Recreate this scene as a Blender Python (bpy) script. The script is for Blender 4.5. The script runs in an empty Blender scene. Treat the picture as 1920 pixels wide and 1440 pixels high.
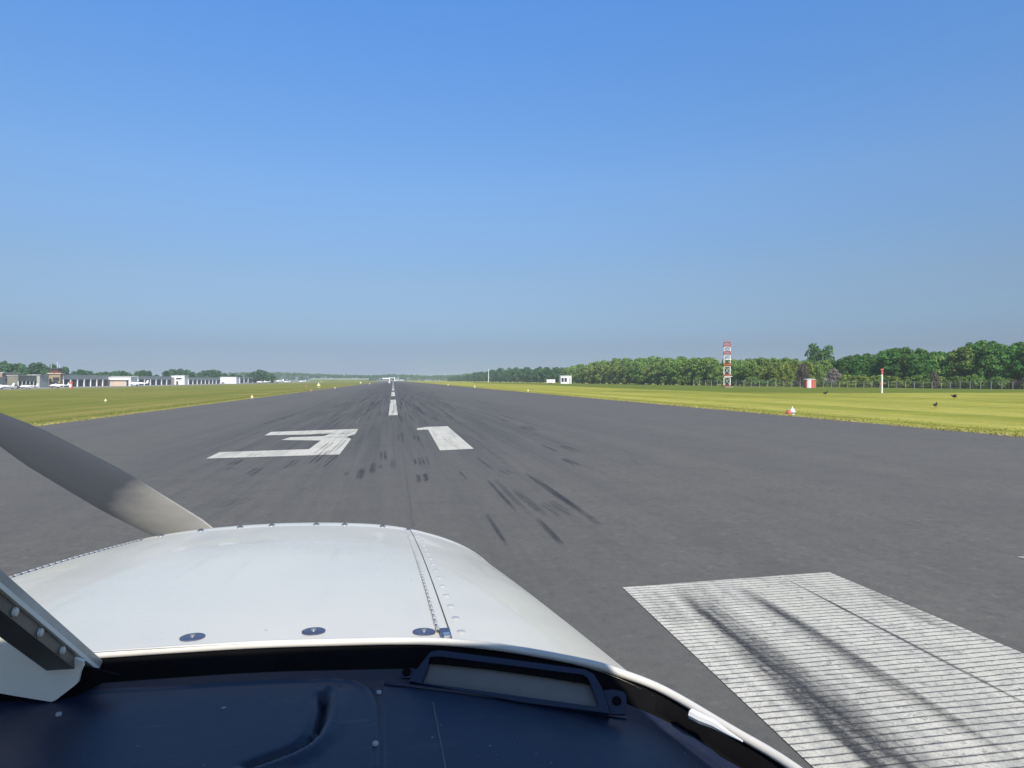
import bpy, math, random
import numpy as np
from mathutils import Vector, Matrix, Euler
from mathutils.bvhtree import BVHTree

random.seed(7)
rng = np.random.default_rng(7)
sc = bpy.context.scene
col = sc.collection
R = math.radians

# ------------------------------------------------------------------ camera
F = 1250.0                                   # focal length in pixels of a 1920 px wide picture
EYE = Vector((0, 0, 1.75))
YAW, PITCH = math.atan(223 / F), -math.atan(7 / F)
cd = bpy.data.cameras.new('camera')
cam = bpy.data.objects.new('camera', cd)
col.objects.link(cam)
cd.sensor_width = 36; cd.lens = 36 * F / 1920
cd.clip_start = 0.02; cd.clip_end = 20000
cam.location = EYE
cam.rotation_euler = (math.pi / 2 + PITCH, 0, -YAW)
sc.camera = cam
CR = cam.rotation_euler.to_matrix()

# ------------------------------------------------------------------ sky, sun, exposure
SUN_EL, SUN_AZ = R(40), R(173)                # azimuth clockwise from +Y (the runway heading): behind, a little to the right
SKY_STRENGTH = 0.127
w = bpy.data.worlds.new('World'); sc.world = w; w.use_nodes = True
nt = w.node_tree
sky = nt.nodes.new('ShaderNodeTexSky'); sky.sky_type = 'NISHITA'; sky.sun_disc = False
sky.sun_elevation = SUN_EL; sky.sun_rotation = SUN_AZ
sky.altitude = 50; sky.air_density = 1.0; sky.dust_density = 0.6; sky.ozone_density = 2.5
bgn = nt.nodes['Background']; bgn.inputs['Strength'].default_value = SKY_STRENGTH
# clear late-spring sky: deeper blue overhead, a grey blue band of summer haze at the horizon
geo = nt.nodes.new('ShaderNodeTexCoord'); sx = nt.nodes.new('ShaderNodeSeparateXYZ'); nt.links.new(geo.outputs['Generated'], sx.inputs[0])
rmp = nt.nodes.new('ShaderNodeValToRGB'); nt.links.new(sx.outputs['Z'], rmp.inputs[0])
SK = 1.5
tone = [(0.0, (.265, .335, .57)), (.016, (.265, .335, .55)), (.048, (.27, .312, .455)), (.09, (.36, .40, .50)), (.142, (.46, .49, .55)), (.277, (.61, .74, .86)), (.50, (.60, .98, 1.32)), (.68, (.60, .78, .90)), (1.0, (.52, .60, .62))]
while len(rmp.color_ramp.elements) < len(tone): rmp.color_ramp.elements.new(.5)
for e_, (p_, c_) in zip(rmp.color_ramp.elements, tone): e_.position = p_; e_.color = (*[k / SK for k in c_], 1)
mu = nt.nodes.new('ShaderNodeVectorMath'); mu.operation = 'MULTIPLY'; nt.links.new(sky.outputs[0], mu.inputs[0]); nt.links.new(rmp.outputs[0], mu.inputs[1])
ms = nt.nodes.new('ShaderNodeVectorMath'); ms.operation = 'SCALE'; ms.inputs['Scale'].default_value = SK; nt.links.new(mu.outputs[0], ms.inputs[0])
nt.links.new(ms.outputs[0], bgn.inputs['Color'])
sl = bpy.data.lights.new('sun', 'SUN'); sl.energy = 3.9; sl.angle = R(0.53); sl.color = (1, 0.93, 0.82)
sun = bpy.data.objects.new('sun', sl); col.objects.link(sun)
sd = Vector((math.sin(SUN_AZ) * math.cos(SUN_EL), math.cos(SUN_AZ) * math.cos(SUN_EL), math.sin(SUN_EL)))
sun.rotation_euler = sd.to_track_quat('Z', 'Y').to_euler(); sun.location = (0, -20, 60)
sc.view_settings.view_transform = 'Standard'; sc.view_settings.look = 'None'
sc.view_settings.gamma = 1; sc.view_settings.exposure = 0.45
sc.render.engine = 'CYCLES'
sc.cycles.max_bounces = 6; sc.cycles.diffuse_bounces = 3; sc.cycles.glossy_bounces = 3
sc.cycles.volume_bounces = 1; sc.cycles.transparent_max_bounces = 24
sc.cycles.use_denoising = True

# ------------------------------------------------------------------ geometry helpers
def gz(x):
    return float(np.interp(x, [-9000, -120, -15.1, 16.2, 150, 9000], [-1.25, -1.25, -0.24, 0.255, -0.85, -0.85]))
def ray(u, v):
    return (CR @ Vector((u - 960, 720 - v, -F))).normalized()
def ground(u, v, dz=0.0):
    d = ray(u, v); z = 0.0
    for _ in range(40):
        t = (EYE.z - z - dz) / max(-d.z, 1e-5); p = EYE + d * t; z = 0.5 * z + 0.5 * gz(p.x)
    return Vector((p.x, p.y, gz(p.x) + dz))
def on_x(u, v, x):
    d = ray(u, v); return EYE + d * (x / d.x)
def at(u, v, dist):                            # a point at a horizontal distance from the eye
    d = ray(u, v); return EYE + d * (dist / math.hypot(d.x, d.y))
def on_y(u, v, y):
    d = ray(u, v); return EYE + d * (y / d.y)

class MB:
    def __init__(s): s.v = []; s.f = []
    def add(s, vs, fs):
        o = len(s.v); s.v += [tuple(p) for p in vs]; s.f += [tuple(i + o for i in f) for f in fs]; return s
    def box(s, c, size, rz=0, m=None):
        x, y, z = [k / 2 for k in size]
        vs = [Vector(p) for p in ((-x, -y, -z), (x, -y, -z), (x, y, -z), (-x, y, -z), (-x, -y, z), (x, -y, z), (x, y, z), (-x, y, z))]
        mt = m if m is not None else Matrix.Rotation(rz, 3, 'Z')
        return s.add([mt @ p + Vector(c) for p in vs], [(0, 3, 2, 1), (4, 5, 6, 7), (0, 1, 5, 4), (1, 2, 6, 5), (2, 3, 7, 6), (3, 0, 4, 7)])
    def poly(s, pts): return s.add(pts, [tuple(range(len(pts)))])
    def prism(s, pts, vec):
        n = len(pts); vec = Vector(vec); pts = [Vector(p) for p in pts]
        return s.add(pts + [p + vec for p in pts], [tuple(range(n))[::-1], tuple(range(n, 2 * n))] + [(i, (i + 1) % n, n + (i + 1) % n, n + i) for i in range(n)])
    def tube(s, pts, r, n=8, cap=True):
        pts = [Vector(p) for p in pts]; rs = r if isinstance(r, (list, tuple)) else [r] * len(pts); vs = []
        for i, p in enumerate(pts):
            t = (pts[min(i + 1, len(pts) - 1)] - pts[max(i - 1, 0)]).normalized()
            a = t.cross(Vector((0, 0, 1)) if abs(t.z) < .95 else Vector((0, 1, 0))).normalized(); b = t.cross(a)
            vs += [p + (a * math.cos(k * 2 * math.pi / n) + b * math.sin(k * 2 * math.pi / n)) * rs[i] for k in range(n)]
        fs = [(i * n + k, i * n + (k + 1) % n, (i + 1) * n + (k + 1) % n, (i + 1) * n + k) for i in range(len(pts) - 1) for k in range(n)]
        if cap: fs += [tuple(range(n)), tuple(range((len(pts) - 1) * n, len(pts) * n))[::-1]]
        return s.add(vs, fs)
    def lathe(s, c, prof, n=16, m=None):
        c = Vector(c); vs = []
        for r, z in prof:
            for k in range(n):
                p = Vector((r * math.cos(k * 2 * math.pi / n), r * math.sin(k * 2 * math.pi / n), z))
                vs.append((m @ p if m is not None else p) + c)
        fs = [(i * n + k, i * n + (k + 1) % n, (i + 1) * n + (k + 1) % n, (i + 1) * n + k) for i in range(len(prof) - 1) for k in range(n)]
        fs += [tuple(range(n))[::-1], tuple(range((len(prof) - 1) * n, len(prof) * n))]
        return s.add(vs, fs)
    def grid(s, rows):
        n = len(rows[0]); vs = [p for r in rows for p in r]
        return s.add(vs, [(i * n + k, i * n + k + 1, (i + 1) * n + k + 1, (i + 1) * n + k) for i in range(len(rows) - 1) for k in range(n - 1)])
    def build(s, name, mat, parent=None, off=(0, 0, 0), smooth=False, sharp=40):
        me = bpy.data.meshes.new(name)
        o3 = Vector(off)
        me.from_pydata([tuple(Vector(p) - o3) for p in s.v], [], s.f); me.update()
        me.materials.append(mat)
        if smooth:
            me.polygons.foreach_set('use_smooth', [True] * len(me.polygons))
            me.set_sharp_from_angle(angle=R(sharp))
        ob = bpy.data.objects.new(name, me); col.objects.link(ob)
        if parent is not None: ob.parent = parent
        return ob
def tag(o, label=None, cat=None, group=None, kind=None):
    if label: o['label'] = label
    if cat: o['category'] = cat
    if group: o['group'] = group
    if kind: o['kind'] = kind
    return o
def empty(name, loc, rz=0):
    o = bpy.data.objects.new(name, None); col.objects.link(o); o.location = loc; o.rotation_euler = (0, 0, rz)
    o.empty_display_size = .3
    return o
def copy_tree(o, parent=None):
    c = o.copy(); col.objects.link(c)
    if parent is not None: c.parent = parent
    for ch in [k for k in col.objects if k.parent == o]: copy_tree(ch, c)
    return c

# ------------------------------------------------------------------ materials
class N:
    def __init__(s, name):
        s.m = bpy.data.materials.new(name); s.m.use_nodes = True; s.t = s.m.node_tree
        s.p = s.t.nodes['Principled BSDF']; s.out = s.t.nodes['Material Output']
    def n(s, typ, **kw):
        k = s.t.nodes.new('ShaderNode' + typ)
        for a, b in kw.items(): setattr(k, a, b)
        return k
    def l(s, a, b): s.t.links.new(a, b)
    def coord(s, scale=(1, 1, 1), which='Object'):
        tc = s.n('TexCoord'); mp = s.n('Mapping'); mp.inputs['Scale'].default_value = scale
        s.l(tc.outputs[which], mp.inputs[0]); return mp.outputs[0]
    def noise(s, vec, scale, detail=4, rough=.55, dist=0):
        k = s.n('TexNoise'); k.inputs['Scale'].default_value = scale; k.inputs['Detail'].default_value = detail
        k.inputs['Roughness'].default_value = rough; k.inputs['Distortion'].default_value = dist
        s.l(vec, k.inputs['Vector']); return k.outputs['Fac']
    def ramp(s, fac, stops, interp='LINEAR'):
        k = s.n('ValToRGB'); k.color_ramp.interpolation = interp
        while len(k.color_ramp.elements) < len(stops): k.color_ramp.elements.new(.5)
        for e, (p, c) in zip(k.color_ramp.elements, stops):
            e.position = p; e.color = (c, c, c, 1) if not isinstance(c, (tuple, list)) else (*c[:3], 1)
        s.l(fac, k.inputs[0]); return k.outputs[0]
    def mix(s, fac, a, b, mode='MIX'):
        k = s.n('Mix', data_type='RGBA', blend_type=mode)
        for sock, val in ((k.inputs[0], fac), (k.inputs[6], a), (k.inputs[7], b)):
            if hasattr(val, 'links'): s.l(val, sock)
            else: sock.default_value = val if not isinstance(val, tuple) else (*val[:3], 1)
        return k.outputs[2]
    def math(s, op, a, b=0.0, c=None):
        k = s.n('Math', operation=op)
        for i, val in enumerate((a, b) if c is None else (a, b, c)):
            if hasattr(val, 'links'): s.l(val, k.inputs[i])
            else: k.inputs[i].default_value = val
        return k.outputs[0]
    def bump(s, h, strength=.3, dist=.01):
        k = s.n('Bump'); k.inputs['Strength'].default_value = strength; k.inputs['Distance'].default_value = dist
        s.l(h, k.inputs['Height']); s.l(k.outputs[0], s.p.inputs['Normal'])
    def set(s, color=None, rough=None, metal=None, spec=None, coat=None):
        for nm, val in (('Base Color', color), ('Roughness', rough), ('Metallic', metal), ('Specular IOR Level', spec), ('Coat Weight', coat)):
            if val is None: continue
            if hasattr(val, 'links'): s.l(val, s.p.inputs[nm])
            else: s.p.inputs[nm].default_value = val if not isinstance(val, tuple) else (*val[:3], 1)
        return s
def plain(name, c, rough=.6, var=.12, scale=6, metal=0, spec=.4):
    n = N(name); v = n.coord(); f = n.noise(v, scale, 5)
    lo = tuple(k * (1 - var) for k in c); hi = tuple(min(1, k * (1 + var)) for k in c)
    return n.set(n.ramp(f, [(.3, lo), (.7, hi)]), rough, metal, spec).m

def mat_asphalt():
    n = N('asphalt'); v = n.coord()
    big = n.noise(v, .06, 5, .6); fine = n.noise(v, 38, 3, .7); grit = n.noise(v, 140, 2, .8)
    st = n.noise(n.coord((1.6, .035, 1)), 1.0, 6, .65)               # rubber laid down along the runway
    st2 = n.noise(n.coord((5.5, .09, 1)), 1.0, 5, .7)
    sep = n.n('SeparateXYZ'); n.l(v, sep.inputs[0])
    ax = n.math('ABSOLUTE', sep.outputs['X'])
    mr = n.n('MapRange'); mr.interpolation_type = 'SMOOTHSTEP'
    for i, val in ((1, 2.0), (2, 9.0), (3, 1.0), (4, .0)): mr.inputs[i].default_value = val
    n.l(ax, mr.inputs[0])
    my = n.n('MapRange'); my.interpolation_type = 'SMOOTHSTEP'
    for i, val in ((1, 9), (2, 26), (3, .25), (4, 1.0)): my.inputs[i].default_value = val
    n.l(sep.outputs['Y'], my.inputs[0])
    band = n.math('MULTIPLY', mr.outputs[0], my.outputs[0])
    c = n.ramp(big, [(.25, (.130, .124, .110)), (.5, (.143, .135, .118)), (.75, (.158, .148, .127))])
    mott = n.noise(v, 1.3, 6, .72); spk = n.noise(v, 11, 5, .8); lane = n.noise(n.coord((.33, .004, 1)), 1.0, 2)
    c = n.mix(n.ramp(mott, [(.36, .42), (.5, 0)]), c, (.098, .094, .086)); c = n.mix(n.ramp(mott, [(.54, 0), (.72, .40)]), c, (.185, .176, .155))
    c = n.mix(n.ramp(spk, [(.34, .60), (.47, 0)]), c, (.066, .064, .060)); c = n.mix(n.ramp(spk, [(.56, 0), (.70, .6)]), c, (.27, .256, .225))
    c = n.mix(n.ramp(lane, [(.46, .25), (.52, 0)]), c, (.105, .102, .096))
    crk = n.n('TexVoronoi', feature='DISTANCE_TO_EDGE'); crk.inputs['Scale'].default_value = .16; wv = n.n('Mapping'); n.l(v, wv.inputs[0])
    n.l(n.mix(.35, v, n.noise(v, .8, 4), 'ADD'), crk.inputs['Vector'])
    c = n.mix(n.math('MULTIPLY', n.math('LESS_THAN', crk.outputs['Distance'], .0022), n.ramp(big, [(.5, 0), (.56, .5)])), c, (.05, .049, .047))
    c = n.mix(n.ramp(fine, [(.3, .0), (.75, .55)]), c, (.120, .114, .104))
    c = n.mix(n.ramp(grit, [(.55, .0), (.75, .35)]), c, (.29, .275, .25))
    rub = n.math('MULTIPLY', n.ramp(st, [(.36, 0), (.62, .80)]), band)
    c = n.mix(rub, c, (.080, .078, .077))
    rub2 = n.math('MULTIPLY', n.ramp(st2, [(.48, 0), (.66, .65)]), band)
    c = n.mix(rub2, c, (.062, .061, .060))
    n.set(c, .85, spec=.25); n.bump(grit, .25, .004)
    return n.m
def mat_paint(name, groove):
    n = N(name); v = n.coord()
    k_ = 1.0 if groove else .6
    wear = n.noise(v, 5.5, 6, .7); grit = n.noise(v, 95, 3, .8); along = n.noise(n.coord((9, .3, 1)), 1.0, 5, .6)
    c = n.ramp(n.noise(v, .7, 4), [(.3, (.60, .57, .48)), (.7, (.73, .69, .59))])
    c = n.mix(n.ramp(along, [(.5, 0), (.72, .55)]), c, (.30, .30, .29))
    c = n.mix(n.ramp(grit, [(.5, 0), (.62, .5)]), c, (.22, .22, .21))
    c = n.mix(n.ramp(wear, [(.52, 0), (.70, .5 * k_)]), c, (.20, .20, .19))
    c = n.mix(n.ramp(n.noise(n.coord((2.2, .25, 1)), 1.0, 6, .7, .4), [(.52, 0), (.70, .5 * k_)]), c, (.17, .17, .165))
    c = n.mix(n.ramp(n.noise(v, 26, 4, .75), [(.56, 0), (.66, .7)]), c, (.15, .147, .14))
    if groove:
        sep = n.n('SeparateXYZ'); n.l(v, sep.inputs[0])
        wob = n.noise(v, 1.7, 3)
        y = n.math('ADD', n.math('MULTIPLY', sep.outputs['Y'], 17.5), n.math('MULTIPLY', wob, .6))
        y = n.math('ADD', y, n.math('MULTIPLY', sep.outputs['X'], .55))
        tri = n.math('PINGPONG', y, .5)
        g = n.math('ADD', tri, n.math('MULTIPLY', n.noise(v, 16, 4, .7), .22))
        c = n.mix(n.ramp(g, [(.14, .95), (.27, .0)]), c, (.085, .085, .087))
    n.set(c, .8, spec=.3); n.bump(grit, .2, .003)
    return n.m
def mat_tyre():
    n = N('tyre_rubber_marks'); v = n.coord((7, .8, 1))
    f = n.noise(v, 1.4, 5, .7); g = n.noise(n.coord(), 45, 3, .8)
    n.set((.060, .063, .070), .8, spec=.2)
    tr = n.n('BsdfTransparent'); mx = n.n('MixShader')
    at_ = n.n('Attribute', attribute_name='fade')
    a = n.math('MULTIPLY', n.ramp(f, [(.28, .25), (.62, 1)]), n.ramp(g, [(.35, .45), (.6, 1)]))
    a = n.math('MULTIPLY', n.math('MULTIPLY', a, at_.outputs['Fac']), n.ramp(n.noise(n.coord((8, .25, 1)), 1.0, 3, .6), [(.32, .2), (.6, 1)]))
    n.l(a, mx.inputs[0]); n.l(tr.outputs[0], mx.inputs[1]); n.l(n.p.outputs[0], mx.inputs[2]); n.l(mx.outputs[0], n.out.inputs['Surface'])
    return n.m
def mat_grass():
    n = N('mown_grass'); v = n.coord()
    sep = n.n('SeparateXYZ'); n.l(v, sep.inputs[0]); X = sep.outputs['X']
    patch = n.noise(v, .035, 6, .65, .6); mid = n.noise(v, .45, 5, .7); fine = n.noise(v, 9, 4, .8)
    mow = n.noise(n.coord((.42, .006, 1)), 1.0, 5, .65)               # mowing lines run along the runway
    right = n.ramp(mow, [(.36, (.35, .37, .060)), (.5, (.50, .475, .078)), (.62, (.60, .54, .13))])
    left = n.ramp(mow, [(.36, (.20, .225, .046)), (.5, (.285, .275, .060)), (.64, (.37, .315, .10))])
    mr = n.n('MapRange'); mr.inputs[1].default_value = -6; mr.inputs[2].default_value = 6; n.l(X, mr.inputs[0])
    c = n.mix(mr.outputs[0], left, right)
    c = n.mix(n.ramp(patch, [(.42, 0), (.66, .6)]), c, (.150, .185, .026))
    c = n.mix(n.ramp(patch, [(.28, .6), (.44, 0)]), c, (.36, .295, .115))
    c = n.mix(n.ramp(mid, [(.45, 0), (.75, .42)]), c, (.125, .150, .024))
    # dry strip beside the pavement
    ed = n.math('MINIMUM', n.math('ABSOLUTE', n.math('SUBTRACT', X, 16.2)), n.math('ABSOLUTE', n.math('ADD', X, 15.1)))
    edn = n.math('ADD', ed, n.math('MULTIPLY', n.math('SUBTRACT', n.noise(v, .6, 4), .5), 1.2))
    c = n.mix(n.ramp(edn, [(.35, .8), (.95, .15), (1.6, .0)]), c, (.42, .345, .125))
    c = n.mix(n.ramp(n.math('DIVIDE', edn, 4), [(.33, 0), (.42, .55), (.50, .55), (.62, 0)]), c, (.13, .15, .028))
    c = n.mix(n.ramp(fine, [(.35, .45), (.65, 0)]), c, (.105, .115, .02))
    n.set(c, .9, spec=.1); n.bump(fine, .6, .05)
    return n.m
def mat_leaf(name, a, b, c3, trans=.22):
    n = N(name); v = n.coord()
    oi = n.n('ObjectInfo')
    f = n.noise(v, .55, 3, .6); f2 = n.noise(v, 3.2, 2)
    cc = n.ramp(f, [(.32, a), (.52, b), (.70, c3)])
    cc = n.mix(n.ramp(f2, [(.4, 0), (.75, .35)]), cc, c3)
    hs = n.n('HueSaturation'); n.l(cc, hs.inputs['Color'])
    n.l(n.math('MULTIPLY_ADD', oi.outputs['Random'], .020, .493), hs.inputs['Hue'])
    n.l(n.math('MULTIPLY_ADD', oi.outputs['Random'], .40, .80), hs.inputs['Value'])
    n.set(hs.outputs[0], .7, spec=.15)
    tl = n.n('BsdfTranslucent'); n.l(hs.outputs[0], tl.inputs[0]); mx = n.n('MixShader'); mx.inputs[0].default_value = trans
    n.l(n.p.outputs[0], mx.inputs[1]); n.l(tl.outputs[0], mx.inputs[2]); n.l(mx.outputs[0], n.out.inputs['Surface'])
    return n.m
def mat_cowl():
    n = N('white_aircraft_paint'); v = n.coord()
    big = n.noise(v, 2.6, 4); sp = n.noise(v, 55, 3, .6); dirt = n.noise(n.coord((14, 2.2, 6)), 1, 5, .65)
    c = n.ramp(big, [(.3, (.71, .68, .585)), (.7, (.765, .73, .62))])
    c = n.mix(n.ramp(dirt, [(.55, 0), (.8, .16)]), c, (.50, .50, .46))
    oil = n.noise(n.coord((22, 1.6, 8)), 1, 6, .7); c = n.mix(n.ramp(oil, [(.58, 0), (.74, .28)]), c, (.42, .41, .37))
    bug = n.n('TexVoronoi'); bug.inputs['Scale'].default_value = 17; n.l(v, bug.inputs['Vector']); rb = n.n('SeparateColor'); n.l(bug.outputs['Color'], rb.inputs[0])
    c = n.mix(n.math('MULTIPLY', n.math('MULTIPLY', n.math('LESS_THAN', bug.outputs['Distance'], .045), n.math('GREATER_THAN', rb.outputs[0], .72)), .55), c, (.20, .17, .12))
    n.set(c, n.ramp(big, [(.3, .24), (.7, .38)]), spec=.5, coat=.25)
    n.bump(n.noise(v, 5, 2), .10, .006)
    return n.m
def mat_deck():
    n = N('navy_glareshield_vinyl'); v = n.coord()
    big = n.noise(v, 4, 5, .6); gr = n.noise(v, 420, 2)
    vo = n.n('TexVoronoi'); vo.inputs['Scale'].default_value = 26; n.l(v, vo.inputs['Vector'])
    c = n.ramp(big, [(.3, (.012, .018, .040)), (.7, (.017, .026, .060))])
    rnd = n.n('SeparateColor'); n.l(vo.outputs['Color'], rnd.inputs[0])
    spot = n.math('MULTIPLY', n.math('LESS_THAN', vo.outputs['Distance'], .055), n.math('GREATER_THAN', rnd.outputs[0], .80))
    c = n.mix(n.math('MULTIPLY', spot, .75), c, (.34, .36, .40))
    vo2 = n.n('TexVoronoi'); vo2.inputs['Scale'].default_value = 75; n.l(v, vo2.inputs['Vector']); r2 = n.n('SeparateColor'); n.l(vo2.outputs['Color'], r2.inputs[0])
    c = n.mix(n.math('MULTIPLY', n.math('MULTIPLY', n.math('LESS_THAN', vo2.outputs['Distance'], .075), n.math('GREATER_THAN', r2.outputs[1], .78)), .6), c, (.22, .23, .25))
    scr = n.noise(n.coord((2, 30, 8)), 3.0, 5, .75); c = n.mix(n.ramp(scr, [(.63, 0), (.69, .35)]), c, (.09, .095, .11))
    dst = n.noise(v, 7, 6, .75); c = n.mix(n.ramp(dst, [(.55, 0), (.75, .35)]), c, (.075, .072, .070))
    sm = n.noise(n.coord((3, 9, 3)), 2.5, 6, .7)
    c = n.mix(n.ramp(sm, [(.60, 0), (.78, .30)]), c, (.10, .11, .13))
    n.set(c, n.ramp(big, [(.3, .40), (.7, .55)]), spec=.55); n.bump(gr, .12, .001)
    return n.m

M = {}
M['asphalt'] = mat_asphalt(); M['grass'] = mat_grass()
M['keypaint'] = mat_paint('threshold_paint', True); M['paint'] = mat_paint('runway_paint', False); M['tyre'] = mat_tyre()
M['cowl'] = mat_cowl(); M['deck'] = mat_deck()
M['trim'] = plain('cream_trim', (.66, .64, .60), .45, .1, 9)
M['seal'] = plain('black_seal', (.006, .006, .007), .9, .2, 20, spec=.08)
M['vent'] = plain('navy_vent_plastic', (.013, .022, .052), .33, .15, 12, spec=.6)
M['ventgrey'] = plain('grey_vent_panel', (.165, .162, .155), .5, .2, 14)
M['post'] = plain('grey_post', (.40, .41, .38), .42, .25, 16, spec=.5)
M['postdark'] = plain('dark_post_strip', (.13, .12, .10), .5, .25, 16)
M['bracket'] = plain('pale_grey_plate', (.84, .82, .72), .5, .08, 7)
M['alloy'] = plain('bare_alloy', (.62, .61, .58), .33, .12, 30, metal=.9)
M['steel'] = plain('blue_steel', (.11, .13, .21), .38, .2, 60, metal=.5)
M['groove'] = plain('dark_groove', (.075, .08, .09), .7, .2, 30)
M['rivetgrey'] = plain('rivet_grey', (.42, .44, .46), .5, .1, 30)
M['blade'] = plain('propeller_alloy', (.50, .48, .45), .38, .15, 8, metal=.45)
M['black'] = plain('black_rubber', (.02, .02, .02), .7, .2, 10)
M['cabin'] = plain('cabin_lining', (.62, .58, .50), .8, .1, 6)
M['white'] = plain('white_paint', (.78, .78, .77), .5, .06, .6)
M['whitewall'] = plain('white_render', (.74, .73, .72), .8, .06, .25)
M['red'] = plain('red_paint', (.50, .115, .085), .6, .15, 1.2)
M['fascia'] = plain('grey_fascia', (.38, .40, .38), .7, .10, .3)
M['beige'] = plain('beige_door', (.56, .44, .34), .7, .06, .4)
M['brown'] = plain('brown_brick', (.33, .25, .17), .85, .15, .6)
M['dark'] = plain('dark_opening', (.045, .052, .065), .5, .2, .4)
M['olive'] = plain('olive_cladding', (.20, .20, .16), .8, .12, .4)
M['maroon'] = plain('maroon_cab', (.13, .06, .055), .4, .15, .5)
M['greyroof'] = plain('grey_roof', (.45, .46, .44), .8, .1, .3)
M['concrete'] = plain('apron_concrete', (.30, .29, .27), .85, .12, .15)
M['galv'] = plain('galvanised', (.36, .38, .38), .5, .1, 2, metal=.3)
M['yellow'] = plain('yellow_marker', (.70, .58, .28), .6, .1, 4)
M['crow'] = plain('crow_feather', (.022, .022, .024), .5, .3, 12)
M['bark'] = plain('bark', (.11, .09, .07), .9, .3, 3)
M['car_blue'] = plain('blue_car_paint', (.07, .10, .20), .3, .05, 2)
M['car_grey'] = plain('grey_car_paint', (.30, .31, .32), .3, .05, 2)
M['glass'] = plain('dark_glass', (.03, .04, .05), .1, .1, 2, spec=.8)
M['rough'] = None

# ------------------------------------------------------------------ terrain, runway, markings
xs = [-6000, -1500, -400, -120, -80, -40, -15.1, 0, 16.2, 40, 80, 150, 400, 1500, 6000]
ys = [-400, -100, 0, 30, 80, 200, 500, 1000, 2000, 4000, 9000]
tag(MB().grid([[(x, y, gz(x)) for x in xs] for y in ys]).build('grass_field', M['grass']), 'mown airfield grass either side of the runway', None, None, 'structure')
RY0, RY1 = -120, 1180
rw = MB().grid([[(x, y, gz(x) + .012) for x in (-15.1, -6, 0, 6, 16.2)] for y in np.linspace(RY0, RY1, 40)]).build('runway', M['asphalt'])
tag(rw, 'grey asphalt runway with painted number and rubber marks', None, None, 'structure')
def marking(name, pts, mat, dz=.017):
    return MB().poly([(p.x, p.y, gz(p.x) + dz) for p in pts]).build(name, mat, rw)
c5 = lambda x, y: ground(340 + x / 3.0, 700 + y / 3.0)
three = [(505, 332), (995, 315), (977, 345), (928, 359), (955, 372), (890, 460), (140, 483), (215, 447), (718, 430), (785, 381), (560, 378), (612, 363), (800, 356), (838, 343), (468, 352)]
one = [(1325, 312), (1380, 303), (1498, 300), (1645, 428), (1455, 437), (1388, 319), (1325, 321)]
def ngon(name, pts):
    vs = [Vector((p.x, p.y, gz(p.x) + .017)) for p in pts]
    from mathutils.geometry import tessellate_polygon
    tris = tessellate_polygon([[Vector((p.x, p.y, 0)) for p in vs]])
    m = MB().add(vs, [t if (vs[t[1]] - vs[t[0]]).cross(vs[t[2]] - vs[t[0]]).z > 0 else t[::-1] for t in tris])
    return m.build(name, M['paint'], rw)
ngon('runway_number', [c5(*p) for p in three])
ngon('runway_number', [c5(*p) for p in one])
# threshold stripes: their far ends are in view, they run back past the aircraft
fl, fr = ground(1167, 1105), ground(1554, 1076)
nl, nr = ground(1484, 1407), ground(1791, 1176)
def ext(a, b, y): t = (y - a.y) / (b.y - a.y); return Vector((a.x + (b.x - a.x) * t, y, 0))
stripes = [(fl, fr, ext(fr, nr, -6.0), ext(fl, nl, -6.0))]
p2 = ground(1906, 1047)
for k in range(3):
    x0 = p2.x + k * 3.9; stripes.append([Vector(q) for q in ((x0, p2.y, 0), (x0 + 1.85, p2.y - .15, 0), (x0 + 1.85, -24, 0), (x0, -24, 0))])
for k in range(4):
    x0 = -1.7 - k * 3.9; stripes.append([Vector(q) for q in ((x0 - 1.85, fl.y, 0), (x0, fl.y, 0), (x0, -24, 0), (x0 - 1.85, -24, 0))])
for s_ in stripes: marking('threshold_stripe', s_, M['keypaint'])
# centre line dashes
spans = [(33.6, 60.5)] + [(74 + 42.5 * k, 101 + 42.5 * k) for k in range(24)]
for a, b in spans: marking('centreline_dash', [Vector((-.22, a, 0)), Vector((.23, a, 0)), Vector((.23, b, 0)), Vector((-.22, b, 0))], M['paint'])
# rubber marks left by landing aircraft
tm = MB(); fade = []
def streak(a, b, wd, n=8, strength=1.0, dz=.021):
    """a wheel's mark: a few thin parallel lines of rubber"""
    a, b = Vector(a), Vector(b); sd_ = Vector((b.y - a.y, a.x - b.x, 0)).normalized()
    k = 1 if wd < .16 else (2 if wd < .25 else 4)
    for i in range(k):
        o = sd_ * wd * ((i + .5) / k - .5) * 1.15; t0, t1 = random.uniform(0, .22), random.uniform(.8, 1.06)
        line(a + (b - a) * t0 + o, a + (b - a) * t1 + o, wd / k * random.uniform(.75, 1.15), n, strength * random.uniform(.6, 1.1), dz + random.random() * .0008)
def line(a, b, wd, n=8, strength=1.0, dz=.021):
    a, b = Vector(a), Vector(b); d = (b - a); s = Vector((d.y, -d.x, 0)).normalized() * wd / 2
    rows = []
    for i in range(n + 1):
        t = i / n; p = a + d * t; k = .8 + .2 * math.sin(math.pi * t)
        rows.append([(p + s * q * k).to_tuple()[:2] for q in (-1, -.5, 0, .5, 1)])
        e = max(0, min(1, min(t, 1 - t) * 5)) * strength
        fade.extend([0, e * .9, e, e * .9, 0])
    tm.grid([[(x, y, gz(x) + dz) for x, y in r] for r in rows])
cA = lambda x, y: ground(600 + x / 3.0, 780 + y / 3.0)
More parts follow.
